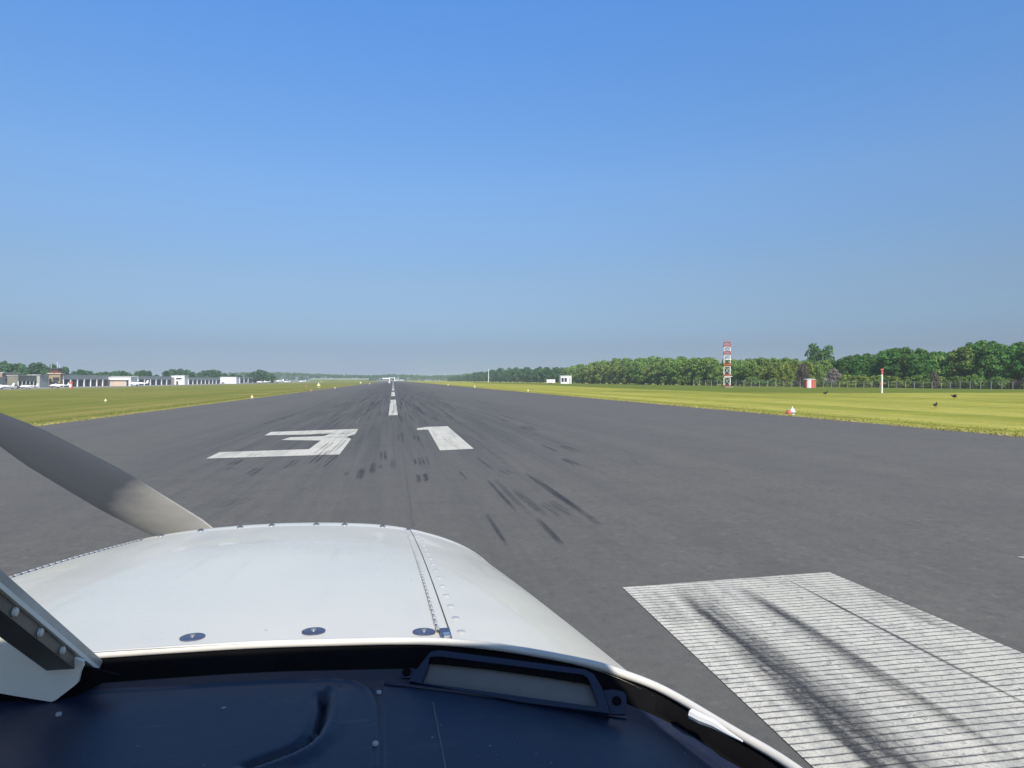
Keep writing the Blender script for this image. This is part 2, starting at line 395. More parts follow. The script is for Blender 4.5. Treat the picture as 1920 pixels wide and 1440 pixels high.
for x0, y0, x1, y1, wd, st in [
    (352, 190, 360, 272, .17, 1), (302, 262, 288, 350, .15, .9), (238, 295, 216, 368, .15, .9), (155, 310, 140, 350, .1, .6), (410, 240, 418, 322, .15, .5), (340, 270, 335, 310, .1, .6),
    (562, 230, 580, 290, .30, .85), (568, 318, 582, 392, .22, 1), (1120, 300, 1590, 630, .13, 1), (1200, 350, 1480, 545, .10, .6), (950, 350, 1200, 615, .22, .8), (1080, 410, 1310, 600, .15, .9), (1195, 555, 1370, 740, .09, .9),
    (920, 535, 1080, 775, .055, 1), (1345, 165, 1470, 212, .2, .9), (1220, 155, 1345, 208, .13, .8), (1355, 238, 1460, 287, .16, 1), (1130, 52, 1230, 92, .3, .9), (1110, 62, 1200, 85, .2, .6), (1460, 175, 1530, 182, .1, .5),
    (855, 215, 975, 312, .1, .7), (1010, 300, 1080, 335, .2, .6), (770, 300, 840, 380, .08, .7), (1250, 480, 1400, 570, .25, .5), (1000, 15, 1090, 40, .25, .5), (450, 90, 455, 160, .2, .5), (540, 110, 545, 145, .2, .6)]:
    streak(cA(x0, y0), cA(x1, y1), wd, 8, st)
for x0, y0, x1, y1, wd, st in [
    (340, 484, 265, 528, .22, .8), (455, 528, 360, 588, .20, .9), (300, 520, 240, 560, .12, .5), (670, 476, 575, 550, .16, .7), (830, 425, 722, 522, .2, 1), (893, 440, 785, 535, .16, .8), (925, 372, 820, 475, .16, .7),
    (865, 375, 760, 455, .2, .9), (900, 335, 760, 352, .9, .75), (960, 318, 905, 352, .35, .6), (940, 355, 850, 372, .9, .8), (440, 445, 395, 476, .25, .45), (600, 435, 545, 470, .2, .4),
    (300, 690, 80, 780, .3, .5), (420, 690, 220, 770, .25, .4), (700, 640, 640, 720, .1, .3)]:
    streak(c5(x0, y0), c5(x1, y1), wd, 8, st)
cT = lambda x, y: ground(1080 + x / 3.272, 1000 + y / 3.272)
for x0, y0, x1, y1, ex_, wd, st in [(625, 312, 1790, 1300, .5, .42, .85), (580, 312, 1640, 1270, .5, .10, 1.0), (700, 420, 1820, 1300, .5, .16, .6), (965, 328, 1880, 905, .6, .15, .85), (1010, 350, 1700, 800, .3, .22, .45), (400, 345, 640, 560, .2, .25, .45), (1240, 268, 1890, 610, 1.0, .028, 1.3), (1700, 330, 2200, 560, .4, .20, .4), (1500, 1000, 1900, 1440, .3, .25, .4)]:
    a_, b_ = cT(x0, y0), cT(x1, y1); line(a_, b_ + (b_ - a_) * ex_, wd, 24, st, .021 + random.random() * .0008)
for k in range(430):                           # the many faint ones in the touchdown zone
    y = 27 + 230 * random.random() ** 1.6; x = random.gauss(0, 3.0); ln = random.uniform(2, 9) * (1 + y / 60)
    line((x, y, 0), (x + random.gauss(0, .010) * ln, y + ln, 0), random.uniform(.03, .15), 6, random.uniform(.25, .65), .0225 + k * 1e-5)
to = tm.build('tyre_marks', M['tyre'], rw)
to.data.attributes.new('fade', 'FLOAT', 'POINT').data.foreach_set('value', fade)
# joint between the paving lanes
MB().grid([[(.24 + .007 * q, y, gz(.24) + .0195) for q in (-1, 1)] for y in (2, 8, 14, 21, 30)]).build('paving_joint', plain('joint_tar', (.112, .108, .102), .8), rw)

# rough longer grass in front of the wood, the apron by the hangars
n = N('rough_grass'); v = n.coord()
cc = n.ramp(n.noise(v, .09, 5, .6), [(.3, (.135, .185, .020)), (.55, (.185, .225, .026)), (.75, (.25, .25, .042))])
cc = n.mix(n.ramp(n.noise(v, 1.6, 4, .7), [(.4, .4), (.7, 0)]), cc, (.06, .085, .016))
n.set(cc, .9, spec=.1); M['rough'] = n.m
near = [ground(u, v_) for u, v_ in ((760, 716.5), (900, 718.5), (1000, 721), (1100, 725.5), (1240, 731), (1380, 735.8), (1550, 737), (1750, 736.5), (1960, 736))]
rows = []
for p in near:
    q0 = Vector((p.x, p.y, 0)); d = q0.normalized()
    rows.append([((q0 + d * t).x, (q0 + d * t).y, gz((q0 + d * t).x) + .008) for t in (0, 15, 40, 90, 260)])
tag(MB().grid(rows).build('rough_grass_strip', M['rough']), 'darker unmown grass strip in front of the wood', None, None, 'structure')
tag(MB().grid([[(x, y, gz(x) + .01) for x in (-175, -121.5)] for y in (100, 500, 1000, 1300)]).build('apron', M['concrete']), 'pale concrete apron in front of the hangars', None, None, 'structure')

# grass blades along the runway edges
def blades(cnt, x0, side, ya, yb):
    vs = []; fs = []
    for i in range(cnt):
        y = ya + (yb - ya) * random.random() ** 1.7; x = x0 + side * (abs(random.gauss(0, .55)) - .16)
        if random.random() < .3: x = x0 + side * random.uniform(0, 3.5)
        k = .6 + .8 * (math.sin(y * 1.9) * math.sin(y * .73 + 1) > .1)
        h = random.uniform(.015, .05) * k; wd = random.uniform(.012, .03); a = random.uniform(0, 6.28); z = gz(x)
        dx, dy = math.cos(a) * wd, math.sin(a) * wd; lx, ly = random.gauss(0, .05), random.gauss(0, .05)
        o = len(vs); vs += [(x - dx, y - dy, z), (x + dx, y + dy, z), (x + lx, y + ly, z + h)]; fs.append((o, o + 1, o + 2))
    return vs, fs
gb = MB()
gb.add(*blades(17000, 16.2, 1, 9, 130)); gb.add(*blades(9000, -15.1, -1, 16, 120))
n = N('grass_blades'); v = n.coord()
n.set(n.ramp(n.noise(v, 1.1, 4, .7), [(.3, (.26, .25, .06)), (.5, (.36, .325, .10)), (.72, (.43, .37, .15))]), .8, spec=.2); M['blades'] = n.m
tag(gb.build('grass_blades', M['blades']), 'dry grass fringe along the runway edges', None, None, 'stuff')

# ------------------------------------------------------------------ trees
def leaves(blobs, per, size, flat=.55, core=.25):
    """leaf-sized faces over and inside overlapping clumps"""
    P = []; S = []; NR = []
    for (cx, cy, cz, r) in blobs:
        k = max(6, int(per * r * r))
        d = rng.normal(size=(k, 3)); d /= np.linalg.norm(d, axis=1)[:, None]
        d[:, 2] = np.where((d[:, 2] < -.3) & (rng.random(k) < .6), -d[:, 2], d[:, 2])
        rad = r * np.where(rng.random(k) < core, rng.uniform(.2, .8, k), rng.uniform(.82, 1.10, k))
        p = np.array([cx, cy, cz]) + d * rad[:, None] * np.array([1, 1, .82])
        P.append(p); NR.append(d + rng.normal(0, flat, (k, 3))); S.append(size * rng.uniform(.6, 1.4, k))
    P = np.concatenate(P); NR = np.concatenate(NR); S = np.concatenate(S)
    NR /= np.linalg.norm(NR, axis=1)[:, None] + 1e-9
    t = np.cross(NR, rng.normal(size=NR.shape)); t /= np.linalg.norm(t, axis=1)[:, None] + 1e-9
    b = np.cross(NR, t)
    q = np.stack([P - t * S[:, None] * .5, P + b * S[:, None] * .33, P + t * S[:, None] * .5, P - b * S[:, None] * .33], 1).reshape(-1, 3)
    return q, np.arange(len(q)).reshape(-1, 4)
def leaf_mesh(name, q, f, mat):
    me = bpy.data.meshes.new(name); me.from_pydata(q.tolist(), [], f.tolist()); me.update(); me.materials.append(mat); return me
def tree_kind(seed, kind, mat, per, size):
    """unit tree 10 m tall; returns crown and trunk meshes"""
    rr = random.Random(seed); blobs = []; limbs = MB()
    if kind == 'round': n_, z0, z1, wx = 38, 1.0, 9.0, 3.3
    elif kind == 'tall': n_, z0, z1, wx = 34, .9, 9.2, 2.4
    elif kind == 'open': n_, z0, z1, wx = 19, 3.2, 9.0, 3.4
    else: n_, z0, z1, wx = 16, 1.8, 7.6, 4.4             # bush
    limbs.tube([(0, 0, 0), (.06, .03, 2), (-.05, .1, 4.2), (.05, 0, 6.4), (0, .05, 8.2)], [.30, .23, .17, .10, .03], 7)
    for i in range(n_):
        t = (i + rr.random()) / n_; z = z0 + (z1 - z0) * t
        env = {'round': math.sin(math.pi * min(.97, .2 + .72 * t)) ** .7, 'tall': math.sin(math.pi * min(.96, .28 + .66 * t)) ** .8, 'open': math.sin(math.pi * (.15 + .7 * t)) ** .5, 'bush': math.cos(t * 1.35) ** .6}[kind]
        a = i * 2.399 + rr.uniform(-.5, .5); rad = wx * env * (rr.uniform(.35, 1.0))
        r = rr.uniform(.75, 1.35) * (1.0 if kind != 'open' else .95) * (.75 + .35 * env)
        p = (rad * math.cos(a), rad * math.sin(a), z)
        blobs.append((*p, r))
        limbs.tube([(0, 0, max(.8, z - 1.0 - .25 * rad)), (p[0] * .5, p[1] * .5, z - .45), p], [.09, .06, .02], 5, False)
    if kind != 'open': blobs += [(0, 0, z0 + (z1 - z0) * k, 1.7) for k in (.2, .45, .7)]
    q, f = leaves(blobs, per, size, core=.3 if kind != 'open' else .2)
    cr = leaf_mesh(kind + '_crown', q, f, mat)
    tm_ = bpy.data.meshes.new('trunk'); tm_.from_pydata([tuple(p) for p in limbs.v], [], limbs.f); tm_.update(); tm_.materials.append(M['bark'])
    return cr, tm_
L_dark = mat_leaf('dark_leaves', (.040, .105, .026), (.074, .180, .038), (.130, .265, .050))
L_mid = mat_leaf('mid_leaves', (.110, .185, .046), (.170, .265, .062), (.250, .340, .085))
L_lite = mat_leaf('light_leaves', (.145, .205, .044), (.220, .285, .060), (.310, .360, .090))
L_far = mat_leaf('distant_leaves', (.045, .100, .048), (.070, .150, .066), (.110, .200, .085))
L_bare = mat_leaf('bare_twigs', (.20, .17, .15), (.28, .245, .22), (.35, .31, .28), .1)
L_brown = mat_leaf('brown_twigs', (.085, .070, .060), (.12, .10, .085), (.16, .13, .10), .1)
KN = {'dark': [tree_kind(i, k, L_dark, 95, .52) for i, k in enumerate(('round', 'tall', 'round', 'tall'))],
      'mid': [tree_kind(10 + i, k, L_mid, 80, .55) for i, k in enumerate(('round', 'tall', 'round'))],
      'lite': [tree_kind(20 + i, k, L_lite, 80, .55) for i, k in enumerate(('round', 'bush', 'round'))],
      'open': [tree_kind(30, 'open', L_dark, 85, .50)],
      'bush': [tree_kind(40 + i, 'bush', (L_mid, L_lite)[i], 60, .6) for i in range(2)],
      'bare': [tree_kind(50, 'bush', L_bare, 60, .5)], 'brown': [tree_kind(51, 'round', L_brown, 55, .5)],
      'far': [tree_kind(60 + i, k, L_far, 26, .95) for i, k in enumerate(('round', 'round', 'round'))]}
NT = 0
def tree(kind, u, dist, vtop, label, group=None, wide=1.0, name='tree', var=None, cat='tree'):
    global NT
    p = at(u, 700, dist); z = gz(p.x) - .05
    top = at(u, vtop, dist).z
    h = max(1.2, top - z); cr, tr = KN[kind][(var if var is not None else random.randrange(9)) % len(KN[kind])]
    e = empty(name, (p.x, p.y, z), random.uniform(0, 6.28)); tag(e, label, cat, group)
    hh = {'bush': 8.4, 'bare': 8.4}.get(kind, 10.0)
    for nm, me in (('crown', cr), ('trunk', tr)):
        o = bpy.data.objects.new(nm, me); col.objects.link(o); o.parent = e
        s = h / hh; o.scale = (s * wide, s * wide, s)
    NT += 1
    return e
prof_u = [840, 880, 905, 930, 960, 1020, 1085, 1100, 1115, 1140, 1180, 1210, 1290, 1320, 1332, 1345, 1400, 1450, 1500, 1530, 1575, 1590, 1612, 1640, 1660, 1700, 1740, 1790, 1805, 1830, 1850, 1870, 1900, 1935, 1990]
prof_v = [705, 702, 694, 691, 689, 687, 684, 680, 677, 674, 670, 668, 668, 669, 667, 672, 671, 669, 671, 674, 672, 664, 661, 663, 650, 650, 656, 657, 646, 636, 634, 645, 643, 634, 640]
dist_u = [840, 900, 1000, 1100, 1250, 1400, 1550, 1700, 1990]
dist_d = [1250, 930, 660, 480, 350, 285, 265, 252, 242]
PT = lambda u: float(np.interp(u, prof_u, prof_v)); PD = lambda u: float(np.interp(u, dist_u, dist_d))
G = 'trees of the wood beside the runway'
def front_label(u, kind):
    if u > 1640: return 'tall dark green broadleaf tree behind the fence at the right end of the wood'
    if u > 1380: return 'yellow green broadleaf tree behind the fence between lattice mast and tall dark trees'
    if u > 1090: return 'mid green broadleaf tree in the wood edge left of the red and white mast'
    return 'bluish hazy tree in the far left stretch of the wood'
u = 1985.0
while u > 845:
    d = PD(u); px = F / d                       # pixels per metre
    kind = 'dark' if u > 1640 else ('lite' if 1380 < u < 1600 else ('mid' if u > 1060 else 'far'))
    if kind in ('lite', 'mid') and random.random() < .3: kind = 'mid' if kind == 'lite' else 'lite'
    if u > 1640 and random.random() < .08: kind = 'mid'
    hgt = (716 + 1500 / d - PT(u)) / px
    if not (1535 < u < 1640):
        tree(kind, u, d + random.uniform(2, 8), PT(u) + random.uniform(2, 14) * hgt * px / 80, front_label(u, kind), G, random.uniform(.85, 1.15))
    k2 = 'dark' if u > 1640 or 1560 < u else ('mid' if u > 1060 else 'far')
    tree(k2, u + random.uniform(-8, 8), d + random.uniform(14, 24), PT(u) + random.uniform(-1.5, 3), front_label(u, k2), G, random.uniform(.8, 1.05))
    if u > 1060: tree(k2, u + random.uniform(-10, 10), d + random.uniform(30, 48), PT(u) + random.uniform(-1, 4), front_label(u, k2), G, random.uniform(.9, 1.2))
    u -= max(6.5, random.uniform(3.6, 5.0) * px)
# low growth under and before the wood
u = 1975.0
while u > 960:
    d = PD(u) - random.uniform(0, 5); px = F / d
    kd = random.choice(('bush', 'bush', 'bush', 'bush', 'brown')) if u > 1640 else 'bush'
    tree(kd, u, d, 713 + 2.5 * px - random.uniform(2.2, 5.0) * px, 'low green shrub at the foot of the wood behind the fence' if kd == 'bush' else 'low brown shrub under the tall dark trees behind the fence', 'shrubs at the foot of the wood', random.uniform(.9, 1.5), 'shrub', None, 'shrub')
    u -= random.uniform(2.2, 4.6) * px
tree('open', 1539, 330, 642, 'tall dark tree with open crown standing high above the wood', None, .95, 'tall_tree')
tree('dark', 1522, 325, 664, 'small dark tree tucked against the left of the tall open tree', None, .7, 'tree', 1)
tree('bare', 1561, 250, 690, 'pale pinkish bare bush at the wood edge right of the striped hut', None, 1.0, 'bush', None, 'bush')
tree('brown', 1505, 258, 680, 'brown bare tree above the red and white striped hut', None, .75, 'tree', 0)
tree('brown', 1752, 240, 694, 'brown half bare tree among the dark trees right of the striped pole', None, .6, 'tree', 0)
tree('lite', 1475, 256, 686, 'rounded yellow green tree left of the brown bare tree', None, .95, 'tree', 0)
for uu in (1585, 1600, 1618):
    tree('bush', uu, 248, 702, 'light green shrub between the pale bare bush and the striped pole', 'light green shrubs by the striped pole', 1.3, 'shrub', 1, 'shrub')
# trees beyond the hangars
GL = 'trees beyond the hangars'
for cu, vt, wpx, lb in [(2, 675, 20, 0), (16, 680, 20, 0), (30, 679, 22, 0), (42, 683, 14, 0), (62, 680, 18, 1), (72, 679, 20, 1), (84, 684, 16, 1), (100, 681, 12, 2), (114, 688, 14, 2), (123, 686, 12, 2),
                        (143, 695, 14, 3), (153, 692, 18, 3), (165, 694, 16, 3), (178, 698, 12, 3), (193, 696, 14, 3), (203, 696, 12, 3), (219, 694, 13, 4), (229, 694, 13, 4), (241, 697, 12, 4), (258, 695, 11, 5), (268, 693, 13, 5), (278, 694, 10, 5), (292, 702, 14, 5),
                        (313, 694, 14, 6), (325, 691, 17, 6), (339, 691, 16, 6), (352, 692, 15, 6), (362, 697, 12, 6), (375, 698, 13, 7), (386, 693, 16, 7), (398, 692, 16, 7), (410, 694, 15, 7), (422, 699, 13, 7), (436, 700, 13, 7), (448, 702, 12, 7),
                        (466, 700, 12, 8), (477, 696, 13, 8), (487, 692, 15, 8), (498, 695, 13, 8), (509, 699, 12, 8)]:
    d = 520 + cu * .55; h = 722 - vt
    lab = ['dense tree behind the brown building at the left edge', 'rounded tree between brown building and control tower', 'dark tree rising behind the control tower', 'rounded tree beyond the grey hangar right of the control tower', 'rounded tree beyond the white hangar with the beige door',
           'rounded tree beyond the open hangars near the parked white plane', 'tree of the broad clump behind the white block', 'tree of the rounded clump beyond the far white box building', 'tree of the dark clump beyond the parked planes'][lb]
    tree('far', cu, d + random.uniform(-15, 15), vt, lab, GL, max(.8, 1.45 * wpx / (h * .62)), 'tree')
# the far wood beyond the runway end: one mass
blobs = []
for k in range(1500):
    uu = random.uniform(430, 1010); d = random.uniform(1750, 2150); p = at(uu, 700, d)
    vt = float(np.interp(uu, [430, 500, 540, 600, 690, 740, 800, 860, 900, 1010], [698, 697, 698, 700.5, 703.2, 701.2, 703.6, 702, 697, 694]))
    top = at(uu, vt, d).z; r = random.uniform(3, 5.5)
    blobs.append((p.x, p.y, max(2, top - r - abs(random.gauss(0, 2.2))) if random.random() < .6 else random.uniform(1, max(2, top - 3)), r))
q, f = leaves(blobs, 2.2, 2.6)
fw = bpy.data.objects.new('far_wood', leaf_mesh('far_wood', q, f, L_dark)); col.objects.link(fw)
tag(fw, 'far blue green wood beyond the end of the runway', None, None, 'stuff')

# ------------------------------------------------------------------ fence, masts, huts, lights
fp = [ground(u_, v_) for u_, v_ in ((1985, 732.0), (1920, 731.2), (1800, 730.2), (1650, 728.8), (1500, 727.4), (1380, 726.2), (1290, 725.0))]
seg = []
for a, b in zip(fp[:-1], fp[1:]):
    k = max(1, round((b - a).length / 2.35)); seg += [a + (b - a) * (i / k) for i in range(k)]
fo = Vector((fp[0].x, fp[0].y, 0)); fe = empty('perimeter_fence', fo)
tag(fe, 'wire perimeter fence on pale posts along the foot of the wood', 'fence')
for p in seg[:99]:
    z = gz(p.x); h = random.uniform(2.0, 2.2)
    m = MB().box((p.x, p.y, z + h / 2), (.095, .095, h)).box((p.x + .08, p.y - .08, z + h + .1), (.08, .22, .3), 0, Matrix.Rotation(.6, 3, 'X'))
    m.build('fence_post', M['galv'], fe, fo)
wm = MB()
for hh in (.12, .6, 1.1, 1.55, 1.95, 2.25): wm.tube([(p.x, p.y, gz(p.x) + hh) for p in seg[:99]], .012, 4)
wm.build('fence_wire', M['galv'], fe, fo)

# lattice mast: two-tone bays
base = at(1363, 720, 215); zb = gz(base.x); bx, by = base.x, base.y
lm = empty('lattice_mast', (bx, by, zb)); tag(lm, 'red and white steel lattice mast rising above the wood', 'mast')
H = at(1363, 642, 215).z - zb; hw = 8.6 / 2 * 215 / F * 1.25
bands = [(0, .05, 'red'), (.05, .22, 'white'), (.22, .29, 'red'), (.29, .46, 'white'), (.46, .54, 'red'), (.54, .71, 'white'), (.71, .80, 'red'), (.80, .89, 'white'), (.89, 1.0, 'red')]
rotm = Matrix.Rotation(-YAW - .25, 3, 'Z')
for a, b, cname in bands:
    m = MB(); z0, z1 = a * H, b * H
    cs = [rotm @ Vector((sx * hw, sy * hw, 0)) for sx, sy in ((-1, -1), (1, -1), (1, 1), (-1, 1))]
    for i in range(4):
        c0, c1 = cs[i], cs[(i + 1) % 4]
        m.tube([c0 + Vector((0, 0, z0)), c0 + Vector((0, 0, z1))], .115, 6)
        nb = max(1, round((z1 - z0) / 1.7))
        for j in range(nb):
            za, zc = z0 + (z1 - z0) * j / nb, z0 + (z1 - z0) * (j + 1) / nb
            m.tube([c0 + Vector((0, 0, za)), c1 + Vector((0, 0, zc))], .032, 4); m.tube([c1 + Vector((0, 0, za)), c0 + Vector((0, 0, zc))], .032, 4)
        m.tube([c0 + Vector((0, 0, z1)), c1 + Vector((0, 0, z1))], .07, 4)
    m.build('mast_section', M[cname], lm)
for t, nm, ww in ((.245, 'white', 2.2), (.62, 'white', 1.7), (.50, 'red', 1.4), (.275, 'red', 1.6), (.755, 'red', 1.3), (.93, 'red', 1.3)):
    m = MB().box(rotm @ Vector((.35 * (ww > 1.5), 0, t * H)), (2 * hw * .7 + ww * .45, 2 * hw + .3, .2), -YAW - .25)
    m.build('platform', M[nm], lm)
m = MB().tube([(0, 0, H), (0, 0, H + 1.4)], .05, 6).tube([(-.8, 0, H + .2), (.8, 0, H + .2)], .05, 4); m.build('antenna', M['red'], lm)
m = MB().box((0, 0, .12), (2.6, 2.6, .24)); m.build('footing', M['concrete'], lm)

# striped hut
hb = at(1518, 720, 216); hz = gz(hb.x); hs = empty('striped_hut', (hb.x, hb.y, hz), -YAW - math.atan((1518 - 960) / F) + .0)
tag(hs, 'small red and white striped hut standing on the grass before the fence', 'hut')
for i, cn in enumerate(('red', 'white', 'red')):
    pr = [Vector((1.7 * math.sin(a), -1.7 * math.cos(a), .1)) for a in np.linspace([-1.35, -.42, .25][i], [-.42, .25, 1.35][i], 7)]
    MB().prism(pr + [Vector((.25 * (i - 1), .9, .1))], (0, 0, 2.5)).build('striped_panel', M[cn], hs)
MB().lathe((0, -.1, 2.61), [(1.75, 0), (1.7, .08), (.1, .22)], 20).build('roof', M['white'], hs)
MB().box((0, 0, .05), (2.2, 1.6, .12)).build('footing', M['concrete'], hs)
MB().prism([Vector((-1.2, 1.1, .1)), Vector((1.2, 1.1, .1)), Vector((.6, .3, .1)), Vector((-.6, .3, .1))], (0, 0, 2.45)).build('rear_wall', M['white'], hs)

# striped pole by the fence
pb = ground(1653.5, 737); sp_ = empty('striped_pole', pb); tag(sp_, 'slim red and white striped pole on the grass in front of the tall trees', 'pole')
dpl = math.hypot(pb.x, pb.y); HP = at(1653.5, 691, dpl).z - pb.z
for a, b, cn in ((0, .26, 'white'), (.26, .42, 'red'), (.42, .76, 'white'), (.76, 1, 'red')):
    MB().tube([(0, 0, a * HP), (0, 0, b * HP)], .125, 10).build('pole_section', M[cn if cn != 'red' or a > .5 else 'white'], sp_)
MB().box((0, 0, .96 * HP), (.5, .14, .16)).box((.14, 0, .84 * HP), (.26, .12, .16)).build('crossarm', M['red'], sp_)
MB().box((-.22, 0, .37 * HP), (.3, .2, .3)).build('junction_box', M['red'], sp_)

# slim white mast and white cabin far off
mb = at(916, 715, 760); e = empty('white_mast', (mb.x, mb.y, gz(mb.x))); tag(e, 'slim white mast standing before the far left part of the wood', 'mast')
HM = at(916, 692, 760).z - gz(mb.x)
MB().tube([(0, 0, 0), (0, 0, HM)], [.42, .3], 8).build('shaft', M['white'], e); MB().box((0, 0, HM * .97), (1.0, .3, .3)).build('head_fitting', M['galv'], e)
wb = at(1060, 714, 440); wz = gz(wb.x); wy = -YAW - math.atan(100 / F)
e = empty('white_cabin', (wb.x, wb.y, wz), wy + .3); tag(e, 'small white flat roofed cabin in front of the wood', 'cabin')
hh = at(1060, 705, 440).z - wz
MB().box((0, 0, hh / 2), (7.4, 3.4, hh)).build('wall', M['whitewall'], e); MB().box((0, 0, hh + .12), (8.0, 3.9, .2)).build('roof', M['white'], e)
for k in (-3, -.4): MB().box((k * .8, -1.73, hh * .5), (1.6, .08, hh * .5)).build('window', M['glass'], e)
MB().box((2.6, -1.73, hh * .4), (1.0, .08, hh * .75)).build('door', M['fascia'], e)
wb = at(1033, 714.5, 440); e = empty('white_trailer', (wb.x, wb.y, wz), wy); tag(e, 'low white trailer standing left of the small white cabin', 'trailer')
hh = at(1033, 711, 440).z - wz
MB().box((0, 0, hh * .58), (5.6, 2.1, hh * .75)).build('body', M['white'], e)
for k in (-1.2, .2): MB().lathe((k, -1.0, .4), [(.1, -.14), (.4, -.12), (.4, .12), (.1, .14)], 12, Matrix.Rotation(math.pi / 2, 3, 'X')).build('wheel', M['black'], e)

# frame and sign at the runway end
eb = at(735, 717, 1195); e = empty('runway_end_frame', (eb.x, eb.y, gz(eb.x)), 0); tag(e, 'white post and rail frame at the far end of the runway', 'frame')
for x in (-4.2, 4.4): MB().box((x, 0, 3.6), (1.3, .6, 7.2)).build('post', M['white'], e)
MB().box((.1, 0, 6.3), (7.3, .4, .9)).build('rail', M['white'], e)
eb = at(724, 714, 1330); e = empty('far_shed', (eb.x, eb.y, gz(eb.x))); tag(e, 'pale low shed roof left of the white frame at the runway end', 'shed')
MB().box((0, 0, 2.4), (14, 5, 4.8)).build('wall', M['olive'], e); MB().prism([Vector((-7.6, -3, 4.8)), Vector((-7.6, 3, 4.8)), Vector((-7.6, 0, 6.6))], (15.2, 0, 0)).build('roof', M['white'], e)
eb = at(749, 715, 1290); e = empty('pale_barrier', (eb.x, eb.y, gz(eb.x))); tag(e, 'low white barrier right of the frame at the runway end', 'barrier')
MB().box((0, 0, 2.0), (16, .5, 1.0)).build('rail', M['white'], e)
for x in (-7, -2.5, 2.5, 7): MB().box((x, 0, .75), (.5, .4, 1.5)).build('post', M['white'], e)
eb = at(638, 712, 1450); e = empty('greenhouse_row', (eb.x, eb.y, gz(eb.x)), -.05); tag(e, 'long low pale greenhouse beyond the grass left of the runway end', 'greenhouse')
MB().box((0, 0, 2.4), (118, 12, 4.8)).build('wall', M['rough'], e); MB().prism([Vector((-60, -6.2, 4.8)), Vector((-60, 6.2, 4.8)), Vector((-60, 0, 6.5))], (120, 0, 0)).build('roof', M['fascia'], e)

# runway edge markers
def edge_marker(p, label, two=False, s=1.0, group='runway edge markers', cols=('white', 'red')):
    e = empty('runway_edge_marker', p); tag(e, label, 'marker', group)
    MB().lathe((0, 0, 0), [(.16 * s, 0), (.15 * s, .03 * s), (.03 * s, .04 * s), (.03 * s, .10 * s)], 12).build('base', M['galv'], e)
    MB().lathe((0, 0, .09 * s), [(.13 * s, 0), (.15 * s, .04 * s), (.10 * s, .16 * s), (.04 * s, .20 * s)], 14).build('body', M[cols[0]], e)
    MB().lathe((0, 0, .29 * s), [(.03 * s, 0), (.035 * s, .05 * s), (.01 * s, .09 * s)], 8).build('lens', M['white'], e)
    if two: MB().lathe((-.20 * s, -.02, .0), [(.13 * s, 0), (.14 * s, .08 * s), (.07 * s, .21 * s)], 14).build('side_cone', M[cols[1]], e)
    return e
edge_marker(ground(1485.5, 777), 'white runway edge marker with a red side cone on the right grass edge', True, .92)
for uu, vv, lb, s in [(990, 735.2, 'small pale marker on the right runway edge beyond the red and white one', 1.0), (890, 727.5, 'tiny pale marker far along the right runway edge', 1.3), (840, 723.2, 'tiny pale marker farthest along the right runway edge', 1.4)]:
    edge_marker(ground(uu, vv), lb, False, s, cols=('yellow', 'red'))
for uu, vv, lb, s, cn in [(472.5, 748, 'cream runway edge marker, largest on the left grass edge', 1.15, 'yellow'), (597.5, 726.5, 'yellow disc shaped marker board on the left grass', 3.6, 'yellow'), (583, 734.5, 'tiny orange marker by the left runway edge', 1.1, 'red'), (574, 726.5, 'tiny orange marker standing back in the left grass', 1.6, 'red'), (628, 729, 'tiny cream marker far along the left runway edge', 1.2, 'yellow'), (676, 719.5, 'white marker on the left grass near the runway end', 3.4, 'white'), (693, 720.6, 'tiny cream marker near the left end of the runway', 2, 'yellow'), (730, 718.9, 'white marker standing in front of the frame at the runway end', 3.8, 'white'), (602, 716.8, 'small white marker in the far left grass by the greenhouse', 4, 'white'), (198, 754, 'tiny pale marker in the left grass below the white hangar', .9, 'yellow')]:
    edge_marker(ground(uu, vv), lb, False, s, cols=(cn, 'red'))
# red and white post in the left grass
pb = ground(132, 729); e = empty('marker_post', pb); tag(e, 'short red and white post in the grass before the grey hangar', 'post')
dd = math.hypot(pb.x, pb.y); hp = at(132, 716, dd).z - pb.z
for a, b, cn in ((0, .22, 'red'), (.22, .74, 'white'), (.74, 1, 'red')): MB().lathe((0, 0, a * hp), [(.42, 0), (.38, (b - a) * hp)], 12).build('post_band', M[cn], e)
MB().box((.5, .1, hp * .55), (.25, .25, hp * 1.1)).build('post_stay', M['red'], e)

# crows on the grass
def crow(p, rz, label, s=1.0, wings=False):
    m = MB()
    spine = [(-.25, 0, .19), (-.12, 0, .20), (0, 0, .215), (.10, 0, .25), (.15, 0, .30), (.19, 0, .325), (.225, 0, .325), (.27, 0, .315)]
    m.tube([Vector(q_) * s for q_ in spine], [k * s for k in (.020, .055, .078, .062, .042, .042, .022, .004)], 10)
    for sy in (-1, 1):
        m.tube([Vector(q_) * s for q_ in ((-.01, sy * .03, .15), (.0, sy * .035, .07), (-.01, sy * .035, .0), (.05, sy * .035, .0))], .008 * s, 5)
        if wings: m.prism([Vector(q_) * s for q_ in ((.08, sy * .05, .25), (.02, sy * .25, .36), (-.06, sy * .45, .40), (-.14, sy * .22, .33), (-.08, sy * .05, .24))], (0, 0, .012))
        else: m.prism([Vector(q_) * s for q_ in ((.07, sy * .07, .24), (-.05, sy * .085, .26), (-.24, sy * .03, .215), (-.10, sy * .08, .18))], (0, sy * .012, 0))
    o = m.build('crow', M['crow'], None, (0, 0, 0), True); o.location = p; o.rotation_euler = (0, 0, rz)
    tag(o, label, 'bird', 'crows on the right grass')
crow(ground(1754, 766), .5, 'black crow walking on the mown grass, nearest of the crows', 1.0)
crow(ground(1789, 748.5), 2.6, 'black crow with half raised wings on the grass below the tall trees', 1.15, True)
